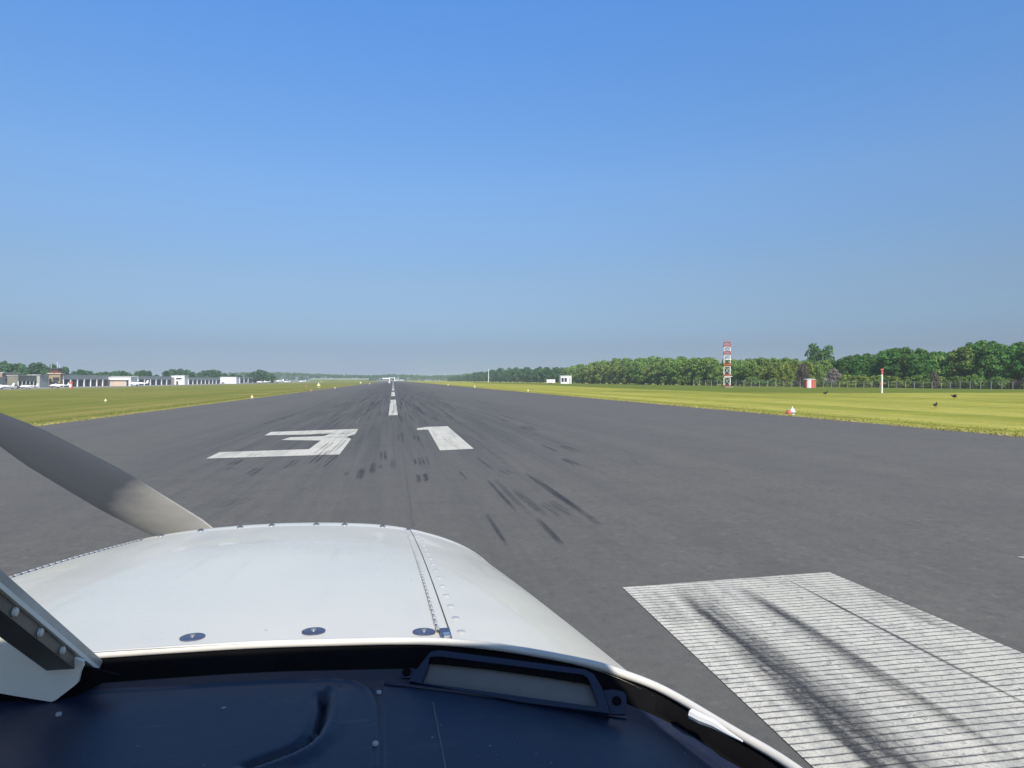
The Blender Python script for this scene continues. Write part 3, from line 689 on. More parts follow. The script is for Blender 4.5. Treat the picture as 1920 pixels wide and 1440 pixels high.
crow(ground(1548, 742), .2, 'black crow on the grass just right of the striped hut', 1.5)

# ------------------------------------------------------------------ hangars and airfield buildings (left)
XF = -146.0
def Yu(u_, x=XF): return on_x(u_, 713, x).y
def Zu(u_, v_, x=XF): return on_x(u_, v_, x).z
GB = gz(XF)
def bbox(y0, y1, z0, z1, x0, x1): return MB().box(((x0 + x1) / 2, (y0 + y1) / 2, (z0 + z1) / 2), (abs(x1 - x0), abs(y1 - y0), z1 - z0))
def hangar(name, u0, u1, vtop, label, wall, fasc=None, vf=None, doors=None, depth=14, xf=XF, door_mat='dark', pillar='white', roof='greyroof', um=None):
    y0, y1 = Yu(u0, xf), Yu(u1, xf); uc = um or (u0 + u1) / 2
    zt = Zu(uc, vtop, xf); off = Vector((xf, y0, GB)); e = empty(name, off); tag(e, label, 'hangar' if 'hangar' in name else 'building')
    bbox(y0, y1, GB, zt, xf - depth, xf).build('wall', M[wall], e, off)
    bbox(y0 - .3, y1 + .3, zt + .002, zt + .25, xf - depth - .3, xf + .45).build('roof', M[roof], e, off)
    zf = Zu(uc, vf, xf) if vf else zt
    if fasc: bbox(y0 + .02, y1 - .02, zf, zt - .003, xf + .003, xf + .4).build('fascia', M[fasc], e, off)
    if doors:
        L = (y1 - y0) / doors
        for k in range(doors):
            a, b = y0 + L * k, y0 + L * (k + 1)
            bbox(a + L * .06, b - L * .06, GB + .02, zf - .15, xf + .004, xf + .12).build('hangar_door', M[door_mat], e, off)
            bbox(a - L * .05 + (.3 if k == 0 else 0), a + L * .055, GB, zf - .02, xf + .004, xf + .55).build('pillar', M[pillar], e, off)
    return e, off, y0, y1, zt
e, off, y0, y1, zt = hangar('brown_building', 4, 36, 700, 'brown building with a white flat roof at the left edge', 'brown', roof='white', xf=-158)
for k in (.2, .5, .78):
    yy = y0 + (y1 - y0) * k; bbox(yy, yy + 2.0, GB + 2.6, GB + 4.2, -158 + .003, -157.9).build('window', M['dark'], e, off)
hangar('low_terrace_building', -12, 10, 708, 'grey low building running out of the left edge', 'fascia', depth=10, xf=-150)
e, off, y0, y1, zt = hangar('olive_building', 32, 75, 704.5, 'dark olive building on columns left of the control tower', 'olive', 'olive', 714.5, 6, depth=3.5, pillar='greyroof')
hangar('pale_grey_block', 74.5, 91, 703.5, 'pale grey box building touching the control tower', 'fascia', depth=2.2, xf=-144.5)
# control tower
ty0, ty1 = Yu(113, -141), Yu(118, -141); d = ray(92, 713); xb = d.x / d.y * ty0; off = Vector((-141, ty0, GB)); e = empty('control_tower', off); tag(e, 'squat brown control tower with a dark maroon cab and antennas', 'tower')
zt = Zu(113, 701, -141); cz = Zu(113, 692.5, -141)
bbox(ty0, ty1, GB, zt, xb, -141).build('wall', M['brown'], e, off)
bbox(ty0 - .1, ty0 - .004, zt - 3.0, zt - 1.5, xb + (-141 - xb) * .35, xb + (-141 - xb) * .92).build('window', M['dark'], e, off)
bbox(ty0 - .1, ty0 - .004, GB + .02, GB + 2.6, xb + .8, -141.8).build('door', M['dark'], e, off)
bbox(ty0 - .5, ty1 + .5, zt + .002, zt + .4, xb - .5, -140.4).build('deck_slab', M['beige'], e, off)
cx_, cyl = (xb - 141) / 2, (ty0 + ty1) / 2; rc = (-141 - xb) / 2
MB().lathe((cx_, cyl, zt + .402), [(rc * .88, 0), (rc * .90, .9), (rc * 1.04, cz - zt - .5), (rc * 1.04, cz - zt - .41)], 8).build('cab', M['maroon'], e, off)
MB().lathe((cx_, cyl, cz), [(rc * 1.10, 0), (rc * 1.10, .3), (.5, .55)], 8).build('cab_roof', M['dark'], e, off)
for dx, dy, hh in ((-1.4, -1.0, 2.6), (1.1, .6, 2.0), (0, 1.2, 3.4)): MB().tube([(cx_ + dx, cyl + dy, cz + .2), (cx_ + dx, cyl + dy, cz + hh)], .08, 5).build('antenna', M['white'], e, off)
hangar('grey_hangar', 117, 202, 704.2, 'long grey hangar with dark bays right of the control tower', 'olive', 'fascia', 711.5, 7)
def end_block(name, ul, uc, ur, vtop, label, xf, cat='building'):
    """a block whose end wall, between ul and the corner uc, looks up the runway toward the eye"""
    y0, y1 = Yu(uc, xf), Yu(ur, xf); d = ray(ul, 713); xb = d.x / d.y * y0; zt = Zu(uc, vtop, xf)
    off = Vector((xf, y0, GB)); e = empty(name, off); tag(e, label, cat)
    bbox(y0, y1, GB, zt, xb, xf).build('wall', M['whitewall'], e, off)
    bbox(y0 - .25, y1 + .25, zt + .002, zt + .25, xb - .25, xf + .25).build('roof', M['white'], e, off)
    return e, off, y0, y1, xb, zt
e, off, y0, y1, xb, zt = end_block('white_hangar', 201.5, 245, 257, 707.5, 'white hangar with a wide beige door', -136, 'hangar')
fx = lambda u_: xb + (-136 - xb) * (u_ - 201.5) / 43.5
bbox(y0 - .12, y0 - .004, GB + .02, Zu(245, 713), fx(207), fx(236)).build('hangar_door', M['beige'], e, off)
bbox(y0 - .12, y0 - .004, GB + .02, Zu(245, 713.5), fx(237), fx(241)).build('side_door', M['dark'], e, off)
bbox(y0 - .9, y0 - .004, Zu(245, 712.8), Zu(245, 711.8), fx(206), fx(241.5)).build('canopy', M['greyroof'], e, off)
hangar('open_hangar_row', 258, 321, 706.5, 'low hangar row with dark bays between white hangar and white block', 'olive', 'fascia', 711.5, 6)
e, off, y0, y1, xb, zt = end_block('white_block', 327, 346, 352, 704.5, 'white two storey block rising between the hangar rows', -140)
d = ray(320, 713); bbox(y0 + .4, y1 - .4, Zu(346, 708, -140), zt - .02, d.x / d.y * y0, xb - .004).build('overhang', M['white'], e, off)
bbox(y0 - .08, y0 - .004, GB + .02, GB + 2.4, xb + 1.2, xb + 2.4).build('door', M['dark'], e, off)
bbox(y0 - .08, y0 - .004, GB + 3.6, GB + 4.6, xb + 1.0, xb + 4.6).build('window', M['glass'], e, off)
hangar('far_hangar_row', 352.5, 411, 708.2, 'far low hangar row with small dark bays right of the white block', 'olive', 'fascia', 712.5, 8)
end_block('white_box_building', 413, 443, 448, 707.3, 'plain white box building, brightest at the far end of the hangars', -138)
hangar('grey_shed', 449, 472, 707.8, 'grey shed with pale pillars right of the plain white box', 'olive', 'fascia', 709.5, 3, xf=-146)
e, off, y0, y1, zt = hangar('dark_terminal', 474, 512, 709.5, 'dark low building behind the row of parked planes', 'dark', 'fascia', 710.5, None, xf=-150)

# parked light aeroplanes
def plane_proto():
    e = empty('parked_plane', (0, 0, 0))
    tag(e, 'x', 'aeroplane')
    m = MB(); m.tube([(0, 3.6, 1.15), (0, 3.3, 1.2), (0, 2.2, 1.3), (0, .8, 1.42), (0, -.6, 1.42), (0, -2.5, 1.3), (0, -4.0, 1.28)], [.12, .38, .52, .66, .62, .30, .10], 12); m.build('fuselage', M['white'], e, (0, 0, 0), True)
    m = MB(); m.box((0, .6, .85), (9.6, 1.5, .17)); m.build('wing', M['white'], e)
    m = MB(); m.prism([Vector(q_) for q_ in ((-.05, -3.2, 1.35), (-.05, -4.3, 1.35), (-.05, -4.45, 2.75), (-.05, -3.85, 2.75))], (.1, 0, 0)); m.build('tail_fin', M['white'], e)
    m = MB(); m.box((0, -3.9, 1.38), (3.2, .75, .09)); m.build('tailplane', M['white'], e)
    m = MB(); m.tube([(0, 1.35, 1.75), (0, .6, 2.02), (0, -.5, 1.98), (0, -1.3, 1.62)], [.30, .42, .42, .2], 10); m.build('canopy', M['glass'], e, (0, 0, 0), True)
    m = MB(); m.lathe((0, 3.62, 1.15), [(.14, 0), (.11, .15), (.02, .28)], 10, Matrix.Rotation(-math.pi / 2, 3, 'X')); m.build('spinner', M['galv'], e)
    m = MB(); m.box((0, 3.68, 1.15), (.12, .05, 1.8)); m.build('propeller', M['dark'], e)
    for x, y in ((0, 2.6), (-1.5, .2), (1.5, .2)):
        m = MB(); m.lathe((x, y, .24), [(.08, -.09), (.24, -.07), (.24, .07), (.08, .09)], 12, Matrix.Rotation(math.pi / 2, 3, 'Y')); m.tube([(x, y, .24), (x, y, .85)], .05, 6)
        m.build('wheel', M['black'], e)
    return e
pp = plane_proto(); first = True
for uu, x, rz, s, lb in [(4, -128, 2.0, .75, 'white parked plane cut by the left edge, before the brown building'), (53, -124, 2.4, .7, 'white parked plane in front of the dark olive building'), (110, -126, 2.1, .8, 'white parked plane in front of the control tower'), (258, -126, 1.75, 1.1, 'white parked plane with raised tail right of the beige hangar door'),
                         (488, -128, 2.0, 1.0, 'white parked plane leftmost of the far row at the hangar end'), (520, -128, 1.9, 1.6, 'white parked plane with tall tail fin in the far row'), (537, -124, 1.7, 1.0, 'white parked plane between the tall tail fin and the runway grass'), (566, -122, 1.6, 1.2, 'white parked plane farthest along, by the far grass'), (500, -134, 1.2, 1.0, 'white parked plane behind the far row by the dark building')]:
    o = pp if first else copy_tree(pp); first = False
    yy = Yu(uu, x); o.location = (x, yy, gz(x) + .01); o.rotation_euler = (0, 0, rz); o.scale = (s, s, s)
    tag(o, lb, 'aeroplane', 'planes parked by the hangars')
def car_proto():
    e = empty('parked_car', (0, 0, 0)); tag(e, 'x', 'car')
    prof = [(-2.1, .35), (2.1, .35), (2.15, .75), (1.9, .92), (.9, 1.0), (-2.0, 1.0), (-2.15, .8)]
    MB().prism([Vector((-.85, y, z)) for y, z in prof], (1.7, 0, 0)).build('body', M['car_grey'], e)
    MB().prism([Vector((-.75, y, z)) for y, z in ((1.0, 1.002), (.35, 1.45), (-1.3, 1.45), (-1.85, 1.002))], (1.5, 0, 0)).build('cabin', M['glass'], e)
    for x in (-.8, .8):
        for y in (-1.3, 1.3): MB().lathe((x, y, .33), [(.1, -.1), (.33, -.09), (.33, .09), (.1, .1)], 12, Matrix.Rotation(math.pi / 2, 3, 'Y')).build('wheel', M['black'], e)
    return e
cp = car_proto(); first = True
for uu, x, rz, lb in [(418, -131, .1, 'small dark car before the plain white box building'), (28, -130, .3, 'grey car parked between the two planes at the left edge'), (463, -131, .1, 'grey car parked before the grey shed with pillars'), (474, -130, .0, 'grey car parked left of the far row of planes')]:
    o = cp if first else copy_tree(cp); first = False
    o.location = (x, Yu(uu, x), gz(x) + .01); o.rotation_euler = (0, 0, rz); tag(o, lb, 'car', 'cars parked by the hangars')

# ------------------------------------------------------------------ the light aircraft the picture is taken from
XC = -.31
AO = Vector((XC, 0, 0)); ac = empty('light_aircraft', AO)
tag(ac, 'white light aircraft cowling and navy glareshield seen from its cockpit', 'aircraft')
E = EYE.z
def A(x, y, z): return Vector((x, y, z + E))    # aircraft points are given from the eye
def part(m, name, mat, parent=None, smooth=True, sharp=40): return m.build(name, M[mat], parent or ac, AO, smooth, sharp)
lip_dx = [0, .165, .37, .52, .59, .626, .653, .668, .674]
lip_y = [.785, .780, .752, .706, .672, .615, .560, .45, .30]
lip_z = [-.296, -.294, -.293, -.308, -.326, -.331, -.336, -.340, -.343]
def soft(d, ys_):
    d = abs(d); k = min(.055, max(0, .672 - d)); return float(np.mean([np.interp(abs(d + q * k), lip_dx, ys_) for q in np.linspace(-1, 1, 9)]))
LY = lambda d: soft(d, lip_y); LZ = lambda d: soft(d, lip_z)
rp = [(0, -.2915), (.1, -.2915), (.2, -.2915), (.29, -.2925), (.37, -.295), (.45, -.302), (.52, -.314), (.575, -.330), (.612, -.350), (.637, -.382), (.650, -.43), (.655, -.52), (.655, -.70), (.64, -.92)]
fpz = [(0, -.402), (.1, -.404), (.2, -.409), (.28, -.416), (.352, -.427), (.435, -.448), (.505, -.475), (.558, -.508), (.596, -.548), (.617, -.60), (.622, -.66), (.615, -.74), (.58, -.86), (.50, -1.0)]
def smoothc(pts, n):
    P = [np.array(p, float) for p in pts]; out = []
    for i in range(len(P) - 1):
        p0, p1, p2_, p3 = P[max(i - 1, 0)], P[i], P[i + 1], P[min(i + 2, len(P) - 1)]
        for k in range(n):
            t = k / n; out.append(.5 * (2 * p1 + (p2_ - p0) * t + (2 * p0 - 5 * p1 + 4 * p2_ - p3) * t * t + (3 * p1 - p0 - 3 * p2_ + p3) * t ** 3))
    out.append(P[-1]); return out
RPs, FPs = smoothc(rp, 4), smoothc(fpz, 4)
def yr(d, z): return LY(min(abs(d), .655)) if z > -.36 else max(.50, .62 - .5 * (-.36 - z))
def cowl_pt(i, sgn, t, lift=0):
    (dr, zr), (df, zf) = RPs[i], FPs[i]
    y0 = yr(dr, zr) - .004; y1 = 1.93 - .07 * (df / .6) ** 4
    y = y0 + (y1 - y0) * t; bul = .012 * math.sin(math.pi * t) * max(0, 1 - (df / .7) ** 4)
    low = .24 * max(0, dr - .34) * (1 - t) * min(1, 4 * t) if sgn < 0 else 0
    return A(XC + sgn * (dr + (df - dr) * t), y, zr + (zf - zr) * t + bul + lift - low)
NI = len(RPs)
def cowl_rows(ts, lift=0): return [[cowl_pt(i, -1, t, lift) for i in range(NI - 1, 0, -1)] + [cowl_pt(i, 1, t, lift) for i in range(NI)] for t in ts]
cm = MB().grid(cowl_rows(np.linspace(0, 1, 24))); cowl = part(cm, 'cowling', 'cowl')
cbvh = BVHTree.FromPolygons([Vector(p) for p in cm.v], cm.f)
def hit(bvh, u_, v_):
    loc, nor, _, _ = bvh.ray_cast(EYE, ray(u_, v_))
    return (loc, nor if nor is None or nor.dot(EYE - loc) > 0 else -nor)
# nose bowl, a hair proud of the cowling, rounding down to the spinner
rows = []
for k, (dy, sc_, dz) in enumerate([(-.03, 1.004, .0025), (0, 1.004, .0025), (.05, .99, -.006), (.10, .94, -.035), (.14, .82, -.09), (.16, .62, -.17), (.165, .4, -.24)]):
    r_ = []
    for sgn, idx in ((-1, range(NI - 1, 0, -1)), (1, range(NI))):
        for i in idx:
            df, zf = FPs[i]; y1 = 1.93 - .07 * (df / .6) ** 4
            zc = -.70; r_.append(A(XC + sgn * df * sc_, y1 + dy * (1 - .35 * (df / .6) ** 2), zc + (zf - zc) * (sc_ if dz < 0 else 1) + dz * .2 + (.0025 if dz > 0 else 0)))
    rows.append(r_)
part(MB().grid(rows), 'nose_bowl', 'cowl')
# hinge: two lines, a raised leaf and its knuckles
def hinge_line(sgn):
    iR = min(range(NI), key=lambda i: abs(RPs[i][0] - .37))
    def hp_(t, off, lift): 
        a, b = cowl_pt(iR, sgn, t), cowl_pt(iR + 1, sgn, t); d = (b - a).normalized(); return a + d * off + Vector((0, 0, lift))
    ts = np.linspace(.035, 1.0, 40)
    h = part(MB().grid([[hp_(t, o_, .0012) for o_ in (-.0055, .0055)] for t in ts]), 'hinge_leaf', 'cowl')
    part(MB().tube([hp_(t, -.0075, .0006) for t in ts], .0018, 6), 'hinge_gap', 'groove', h)
    part(MB().tube([hp_(t, .0070, .0004) for t in ts], .0009, 5), 'hinge_seam', 'groove', h)
    kn = MB()
    for k in range(46):
        t0 = .04 + k * .0205; kn.tube([hp_(t0, -.0075, .0016), hp_(t0 + .011, -.0075, .0016)], .0024, 6)
    part(kn, 'knuckle_row', 'rivetgrey', h)
    rv = MB()
    for k in range(17):
        t0 = .045 + k * .052 * (1 + .01 * k); 
        if t0 > .97: break
        c = hp_(t0, .021, .0005); part(MB().lathe(c, [(.0050, -.001), (.0050, .0006), (.0035, .0011)], 10), 'rivet', 'rivetgrey', h)
    a = hp_(.004, 0, .004); b = hp_(.036, 0, .004); d = (b - a)
    lt = MB(); mm = Matrix.Rotation(math.atan2(d.y, d.x) - math.pi / 2, 3, 'Z'); lt.box((a + b) / 2 - Vector((0, 0, .002)), (.012, d.length, .005), 0, mm); la = part(lt, 'hinge_latch', 'steel', h, False)
    part(MB().box(a + d * .22 + Vector((0, 0, .002)), (.007, .011, .003), 0, mm), 'latch_pin', 'alloy', h, False)
hinge_line(1); hinge_line(-1)
# washers with screws along the rear edge, screws along the front edge
def disc(p, nor, r, name, mat, r2, mat2):
    q_ = nor.to_track_quat('Z', 'Y').to_matrix()
    o = part(MB().lathe(p + nor * .0008, [(r, -.001), (r, .0006), (r * .92, .0012)], 24, q_), name, mat)
    part(MB().lathe(p + nor * .002, [(r2, 0), (r2 * .9, .0022), (r2 * .3, .003)], 10, q_), 'screw', mat2, o)
for u_, v_ in ((361, 1196), (588, 1185), (795, 1186)):
    p, nn = hit(cbvh, u_, v_)
    if p is not None: disc(p, nn, .0135, 'washer', 'steel', .0032, 'alloy')
for d in (-.30, -.20, -.11, -.01, .09, .185, .275, .345):
    i = min(range(NI), key=lambda i: abs(FPs[i][0] - abs(d))); p = cowl_pt(i, 1 if d > 0 else -1, .985) + Vector((0, 0, .002))
    disc(p, Vector((0, -.12, 1)).normalized(), .0085, 'front_washer', 'alloy', .0045, 'groove')
# windscreen base: white lip, black seal
dd_ = [-.674, -.668, -.653, -.626, -.59, -.52, -.44, -.37, -.25, -.165, -.08, 0, .08, .165, .25, .31, .37, .44, .52, .555, .59, .626, .653, .668, .674]
lips = [(d, y, z) for d, y, z in zip(dd_, [LY(d) for d in dd_], [LZ(d) for d in dd_])]
sm_ = smoothc(lips, 5)
part(MB().tube([A(XC + d, y, z) for d, y, z in sm_], .0043, 10), 'windscreen_lip', 'trim')
def inset(d, y, z, k, dz):
    d2 = d * (1 - k * .55); return A(XC + d2, y - k * (1 if abs(d) < .58 else .55), z + dz)
part(MB().grid([[inset(*p, k, dz) for p in sm_] for k, dz in ((-.002, -.004), (.010, -.012), (.016, -.022), (.030, -.026))]), 'windscreen_seal', 'seal')
# glareshield
def deck_edge(X):
    d = X - XC; return LY(min(abs(d) / (1 - .012), .673)) - .022, LZ(d) - .019
ridge_px = [(-60, 1330), (0, 1325), (120, 1316), (230, 1309), (450, 1298), (600, 1292), (660, 1295), (690, 1308), (702, 1335), (705, 1380), (707, 1460)]
rec_px = [(607, 1322), (606, 1350), (598, 1375), (586, 1396), (566, 1414), (540, 1427), (505, 1440), (470, 1452)]
def flat(u_, v_, z=-.325):
    d = ray(u_, v_); t = z / d.z; return (d.x * t, d.y * t)
ridge = [flat(*p) for p in ridge_px]; recs = [flat(*p) for p in rec_px]
def polydist(P, line):
    best = None
    for (ax, ay), (bx_, by_) in zip(line[:-1], line[1:]):
        dx, dy = bx_ - ax, by_ - ay; t = max(0, min(1, ((P[0] - ax) * dx + (P[1] - ay) * dy) / (dx * dx + dy * dy)))
        ex, ey = P[0] - ax - dx * t, P[1] - ay - dy * t; di = math.hypot(ex, ey); s_ = dx * ey - dy * ex
        if best is None or di < best[0]: best = (di, 1 if s_ > 0 else -1)
    return best
def deck_z(X, Y):
    ye, ze = deck_edge(X); t = max(0, ye - Y)
    z = ze - .004 * min(1, t / .02) - .012 * t / .5
    if Y > .40:
        di, sg = polydist((X, Y), ridge); z += .0060 * (.5 - .5 * math.tanh(sg * di / .005)) - .0030 + .0045 * math.exp(-(di / .0035) ** 2)
        di, sg = polydist((X, Y), recs)
        if di < .09: z -= .010 * math.exp(-(di / .0042) ** 2) - .004 * math.exp(-((di - .012) / .008) ** 2) * (sg > 0)
    return z
Xs = np.concatenate([np.linspace(-.975, -.62, 40), np.linspace(-.615, .30, 240), np.linspace(.303, .352, 20)])
dm = MB(); rows = []
Tn = np.concatenate([np.linspace(0, .62, 95), np.linspace(.65, 1, 8)])
for t in Tn:
    r_ = []
    for X in Xs:
        ye, ze = deck_edge(X); Y = ye + (.18 - ye) * t; r_.append(A(X, Y, deck_z(X, Y)))
    rows.append(r_)
dm.grid(rows); deck = part(dm, 'glareshield', 'deck', None, True, 80)
dbvh = BVHTree.FromPolygons([Vector(p) for p in dm.v], dm.f)
def dhit(u_, v_, lift=0):
    p, _ = hit(dbvh, u_, v_)
    if p is None: p = EYE + ray(u_, v_) * (-.325 / ray(u_, v_).z)
    return p + Vector((0, 0, lift))
part(MB().tube([dhit(812 + k * 3.4, 1318 + k * 18, .0003) for k in range(8)], .0006, 5), 'scratch_line', 'ventgrey', deck)
# screws on the seal and glareshield edge
for u_, v_ in ((521, 1222), (629, 1212), (686, 1211), (780, 1222), (250, 1246), (110, 1341), (710, 1300), (704, 1396)):
    p = dhit(u_, v_); part(MB().lathe(p, [(.0028, 0), (.0026, .002), (.001, .003)], 8), 'screw', 'rivetgrey', deck)
# demister vent
vbl, vbr = dhit(745, 1287), dhit(1150, 1341)
ex = (vbr - vbl).normalized(); fw_ = Vector((-ex.y, ex.x, 0)).normalized(); up = Vector((0, 0, 1))
pn = (up * .80 - fw_ * .60).normalized()        # the vent face leans away from the pilots
def vp(u_, v_, off=0):
    d = ray(u_, v_); t = ((vbl + pn * off) - EYE).dot(pn) / d.dot(pn); return EYE + d * t
cV = lambda x, y, off=0: vp(690 + x / 3.49, 1160 + y / 3.49, off)
ve = bpy.data.objects.new('demister_vent', None); col.objects.link(ve); ve.parent = ac
def ring(outer, inner, off0, depth, name, mat):
    m = MB(); n_ = len(outer)
    o1 = [cV(x, y, off0) for x, y in outer]; i1 = [cV(x, y, off0) for x, y in inner]
    o2 = [p - pn * depth for p in o1]; i2 = [p - pn * depth for p in i1]
    m.add(o1 + i1 + o2 + i2, [(k, (k + 1) % n_, n_ + (k + 1) % n_, n_ + k) for k in range(n_)] + [(k, 2 * n_ + k, 2 * n_ + (k + 1) % n_, (k + 1) % n_) for k in range(n_)] + [(n_ + k, n_ + (k + 1) % n_, 3 * n_ + (k + 1) % n_, 3 * n_ + k) for k in range(n_)])
    return part(m, name, mat, ve, True, 30)
outer = [(268, 408), (318, 330), (372, 262), (412, 214), (470, 206), (760, 244), (1100, 288), (1420, 332), (1478, 362), (1530, 450), (1568, 560), (1580, 618), (1000, 545), (600, 470)]
inner = [(345, 418), (362, 380), (385, 330), (404, 250), (470, 246), (760, 283), (1100, 326), (1410, 366), (1440, 390), (1476, 470), (1505, 545), (1510, 578), (1000, 508), (600, 452)]
ring(outer, inner, .004, .022, 'vent_frame', 'vent')
panel = [(330, 426), (400, 270), (760, 318), (1100, 372), (1450, 420), (1525, 590), (1000, 518), (600, 462)]
part(MB().prism([cV(x, y, -.004) for x, y in panel], -pn * .003), 'vent_panel', 'ventgrey', ve, False)
part(MB().prism([cV(x, y, .001) for x, y in [(385, 285), (405, 236), (760, 274), (1100, 318), (1430, 356), (1490, 450), (1430, 420), (1100, 368), (760, 322)]], -pn * .002), 'vent_slot', 'seal', ve, False)
part(MB().tube([dhit(690 + x / 3.49, 1160 + y / 3.49, .001) for x, y in ((112, 427), (280, 446), (600, 487), (1000, 545), (1300, 592), (1520, 626), (1690, 652))], .0022, 8), 'vent_flange', 'vent', ve)
for lug, hc in (([(1540, 470), (1600, 462), (1668, 476), (1690, 500), (1694, 575), (1680, 625), (1590, 622)], (1628, 536)), ([(205, 345), (250, 318), (300, 325), (318, 340), (290, 390), (215, 385)], (252, 345))):
    t_ = part(MB().prism([cV(x, y, -.001) for x, y in lug], -pn * .003), 'mounting_lug', 'vent', ve, False)
    q_ = pn.to_track_quat('Z', 'Y').to_matrix(); part(MB().lathe(cV(*hc, .0), [(.0050, -.0012), (.0045, .0005), (.002, .0002)], 14, q_), 'screw', 'seal', t_)
# white strip added to stand for sun glare on the right of the glareshield
glare_pts = [dhit(u_, v_, .004) for u_, v_ in ((1297, 1346), (1316, 1356), (1340, 1366), (1364, 1382), (1392, 1398))]
part(MB().tube(glare_pts, [.0052, .0050, .0042, .0022, .0008], 8), 'glare_strip', 'white', deck)
# centre post of the windscreen, rivets, plate beneath
pb_ = A(XC - .006, .778, -.306); pt_ = A(XC - .016, .14, .215)
pd = (pt_ - pb_).normalized(); px_ = Vector((1, 0, 0)); pu = px_.cross(pd).normalized()
if pu.z < 0: pu = -pu
def post_box(c0, c1, w0, w1, h0, h1, name, mat, par=None):
    vs = []
    for c in (c0, c1):
        for x, h in ((w0, h0), (w1, h0), (w1, h1), (w0, h1)): vs.append(c + px_ * x + pu * h)
    return part(MB().add(vs, [(0, 1, 2, 3)[::-1], (4, 5, 6, 7), (0, 1, 5, 4), (1, 2, 6, 5), (2, 3, 7, 6), (3, 0, 4, 7)]), name, mat, par, False)
po = post_box(pb_, pt_, -.014, .008, -.003, .006, 'windscreen_post', 'post')
post_box(pb_ + pd * .01, pt_, -.018, .010, -.0075, -.0035, 'post_cap_strip', 'bracket', po)
post_box(pb_ + pd * .02, pt_, -.018, .007, -.019, -.008, 'post_lower_strip', 'postdark', po)
for k in range(12):
    p = pb_ + pd * (.045 + .05 * k) + px_ * .0075 - pu * .0135
    part(MB().lathe(p, [(.0042, 0), (.0036, .002), (.0015, .003)], 10, Matrix.Rotation(math.pi / 2, 3, 'Y')), 'rivet', 'trim', po)
wl = [(-40, 1118), (0, 1140), (60, 1175), (110, 1222), (156, 1240), (155, 1250), (150, 1262), (146, 1280), (138, 1287), (104, 1313), (96, 1316), (40, 1307), (0, 1300), (-60, 1288)]
part(MB().prism([on_y(u_, v_, .722) for u_, v_ in wl], (0, .004, 0)), 'post_plate', 'bracket', po, False)
part(MB().prism([on_y(u_, v_, .732) for u_, v_ in ((-80, 1190), (50, 1206), (140, 1246), (222, 1266), (150, 1302), (110, 1322), (30, 1318), (-80, 1310))], (0, .004, 0)), 'post_backing', 'seal', po, False)
# windscreen panes
n = N('clear_windscreen'); tb = n.n('BsdfTransparent'); n.l(tb.outputs[0], n.out.inputs['Surface']); M['pane'] = n.m
for lo, hi in ((0, 11), (11, 25)):
    rr_ = [p for p in lips if (p[0] <= 0 if hi == 11 else p[0] >= 0)]
    rows = []
    for t in np.linspace(0, 1, 8):
        rows.append([A(XC + d * (1 - .12 * t), y + (min(.14, y - .1) - y) * t, z + .008 + (.25 - .10 * (d / .67) ** 2 - z) * t + .03 * math.sin(math.pi * t)) for d, y, z in rr_])
    part(MB().grid(rows), 'windscreen_pane', 'pane')
# propeller: two blades and spinner behind the cowling
hub = A(XC, 2.17, -.66)
n = N('propeller_glint_paint'); vd = n.n('VectorMath', operation='DISTANCE'); n.l(n.coord(), vd.inputs[0]); vd.inputs[1].default_value = hub - AO
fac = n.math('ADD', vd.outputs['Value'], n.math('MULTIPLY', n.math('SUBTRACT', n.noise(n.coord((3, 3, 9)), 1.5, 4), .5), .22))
bare = n.ramp(n.math('MULTIPLY', fac, .95), [(.24, 1), (.34, .75), (.58, 0)])  # pale toward the hub: sun glint painted into the blade colour, dark outboard
n.set(n.mix(bare, (.058, .064, .076), (.60, .56, .49)), n.ramp(bare, [(0, .45), (1, .30)]), n.math('MULTIPLY', bare, .35)); M['blade'] = n.m  # bare is the mask of the painted sun glint, not bare metal
pr = bpy.data.objects.new('propeller', None); col.objects.link(pr); pr.parent = ac
tgt = on_y(205, 917, 2.17); bdir = Vector((tgt.x - hub.x, 0, tgt.z - hub.z)).normalized()
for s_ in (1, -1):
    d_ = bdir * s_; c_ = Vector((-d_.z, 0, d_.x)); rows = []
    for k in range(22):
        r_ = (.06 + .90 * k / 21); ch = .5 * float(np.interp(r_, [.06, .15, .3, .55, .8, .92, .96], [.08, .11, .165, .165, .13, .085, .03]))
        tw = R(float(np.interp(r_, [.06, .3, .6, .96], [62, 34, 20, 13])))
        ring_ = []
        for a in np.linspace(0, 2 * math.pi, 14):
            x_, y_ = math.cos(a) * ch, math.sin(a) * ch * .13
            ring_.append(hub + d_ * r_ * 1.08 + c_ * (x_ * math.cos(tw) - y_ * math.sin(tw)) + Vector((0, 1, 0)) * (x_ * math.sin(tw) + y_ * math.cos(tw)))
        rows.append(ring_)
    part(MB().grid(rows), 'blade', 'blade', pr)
part(MB().lathe(hub, [(.17, -.06), (.17, .02), (.15, .10), (.09, .22), (.01, .28)], 20, Matrix.Rotation(-math.pi / 2, 3, 'X')), 'spinner', 'white', pr)
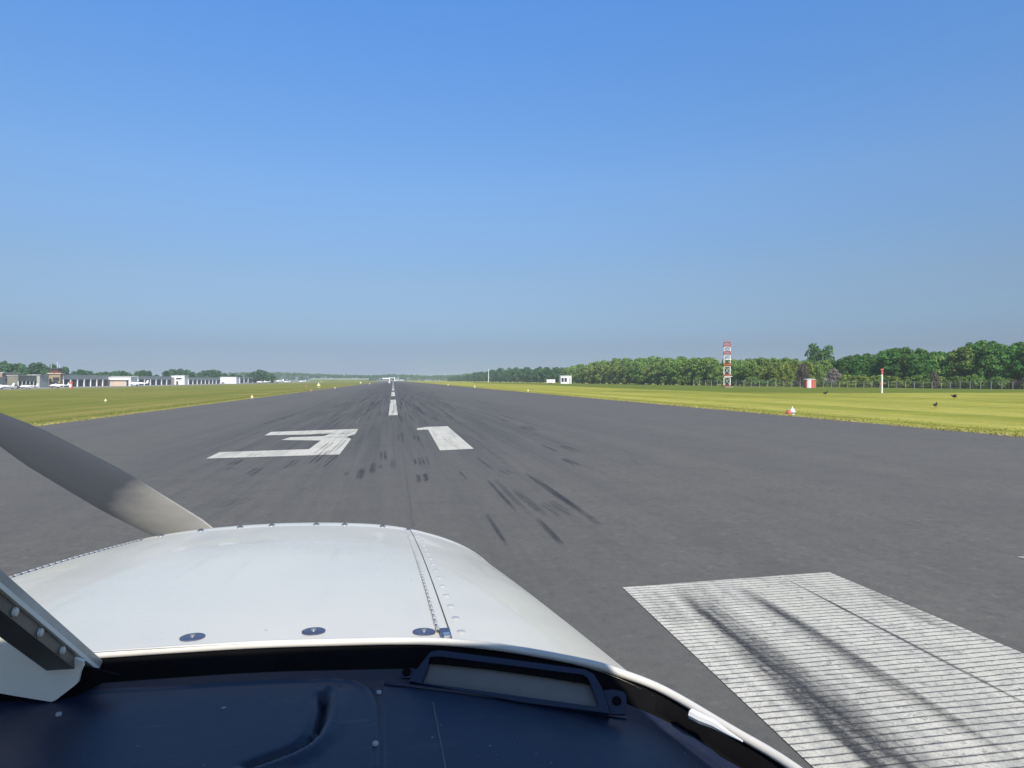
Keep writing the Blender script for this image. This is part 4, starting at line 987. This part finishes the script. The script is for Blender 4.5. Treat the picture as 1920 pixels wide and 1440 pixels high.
# cabin roof, pillars, fuselage, wings, tail and wheels (around and behind the camera)
def arch(y, hw_, z0, z1, n_=16): return [A(XC + 1.07 * hw_ * math.cos(a), y, z0 + (z1 - z0) * math.sin(a) ** .6) for a in np.linspace(0, math.pi, n_)]
part(MB().grid([arch(.13, .58, .13, .25), arch(.0, .60, .15, .28), arch(-.8, .60, .15, .30), arch(-1.8, .52, .10, .22)]), 'cabin_roof', 'cowl')
part(MB().grid([arch(.12, .57, .12, .235), arch(.0, .59, .14, .262), arch(-.8, .59, .14, .28), arch(-1.8, .51, .09, .20)]), 'headlining', 'cabin')
sb = MB()
for s_ in (-1, 1):
    sb.grid([[A(XC + s_ * x_, y, z) for x_, z in ((.655, -.35), (.67, -.6), (.66, -1.0), (.45, -1.22), (0, -1.27))] for y in (.55, -.3, -1.2)])
    sb.grid([[A(XC + s_ * x_ * q_, y, z * q_ - (1 - q_) * .45) for x_, z in ((.5, .12), (.66, -.35), (.67, -.6), (.66, -1.0), (.45, -1.22), (0, -1.27))] for y, q_ in ((-1.2, 1), (-2.4, .75), (-4.6, .25))])
    sb.grid([[A(XC + s_ * x_, y, z) for x_, z in ((.655, -.7), (.655, -.95), (.5, -1.1), (0, -1.15))] for y in (1.75, 1.0, .5)])
part(sb, 'fuselage', 'cowl')
for s_ in (-1, 1):
    part(MB().tube([A(XC + s_ * .665, .28, -.34), A(XC + s_ * .60, .10, .16)], .022, 6), 'door_pillar', 'post')
    part(MB().tube([A(XC + s_ * .665, -.75, -.34), A(XC + s_ * .60, -.70, .16)], .05, 6), 'door_pillar', 'post')
    part(MB().grid([[A(XC + s_ * x_, y, z) for y, z in ((.40, -1.02), (.30, -.95), (-.3, -.92), (-1.15, -1.02), (-.3, -1.08), (.30, -1.08), (.40, -1.02))] for x_ in (.66, 4.6)]), 'wing', 'cowl')
    part(MB().tube([A(XC + s_ * 1.5, -.5, -1.05), A(XC + s_ * 1.5, -.5, -1.55)], .04, 8).lathe(A(XC + s_ * 1.5, -.5, -1.555 - (0.02 if s_ < 0 else 0)), [(.08, -.08), (.19, -.07), (.19, .07), (.08, .08)], 16, Matrix.Rotation(math.pi / 2, 3, 'Y')), 'wheel', 'black')
part(MB().tube([A(XC, 1.5, -1.0), A(XC, 1.62, -1.56)], .04, 8).lathe(A(XC, 1.62, -1.575), [(.07, -.07), (.175, -.06), (.175, .06), (.07, .07)], 16, Matrix.Rotation(math.pi / 2, 3, 'Y')), 'nose_wheel', 'black')
part(MB().prism([A(XC - .04, -3.7, -.4), A(XC - .04, -4.7, -.4), A(XC - .04, -4.9, .55), A(XC - .04, -4.4, .55)], (.08, 0, 0)), 'tail_fin', 'cowl', None, False)
part(MB().box(A(XC, -4.4, -.42), (3.2, .75, .08)), 'tailplane', 'cowl', None, False)

# ------------------------------------------------------------------ haze
HAZE = 0.00023
if HAZE:
    hz = MB().box((0, 1650, 15.5), (5200, 4300, 36)).build('haze', None) if False else None
    m = bpy.data.materials.new('haze_air'); m.use_nodes = True; t = m.node_tree
    for k in list(t.nodes):
        if k.type != 'OUTPUT_MATERIAL': t.nodes.remove(k)
    pv = t.nodes.new('ShaderNodeVolumePrincipled'); pv.inputs['Density'].default_value = HAZE; pv.inputs['Color'].default_value = (.80, .88, 1, 1)
    pv.inputs['Anisotropy'].default_value = .1
    t.links.new(pv.outputs[0], t.nodes['Material Output'].inputs['Volume'])
    tag(MB().box((0, 1650, 15.5), (5200, 4300, 36)).build('haze', m), 'thin blue haze over the airfield', None, None, 'stuff')
print('trees', NT, 'objects', len(bpy.data.objects))
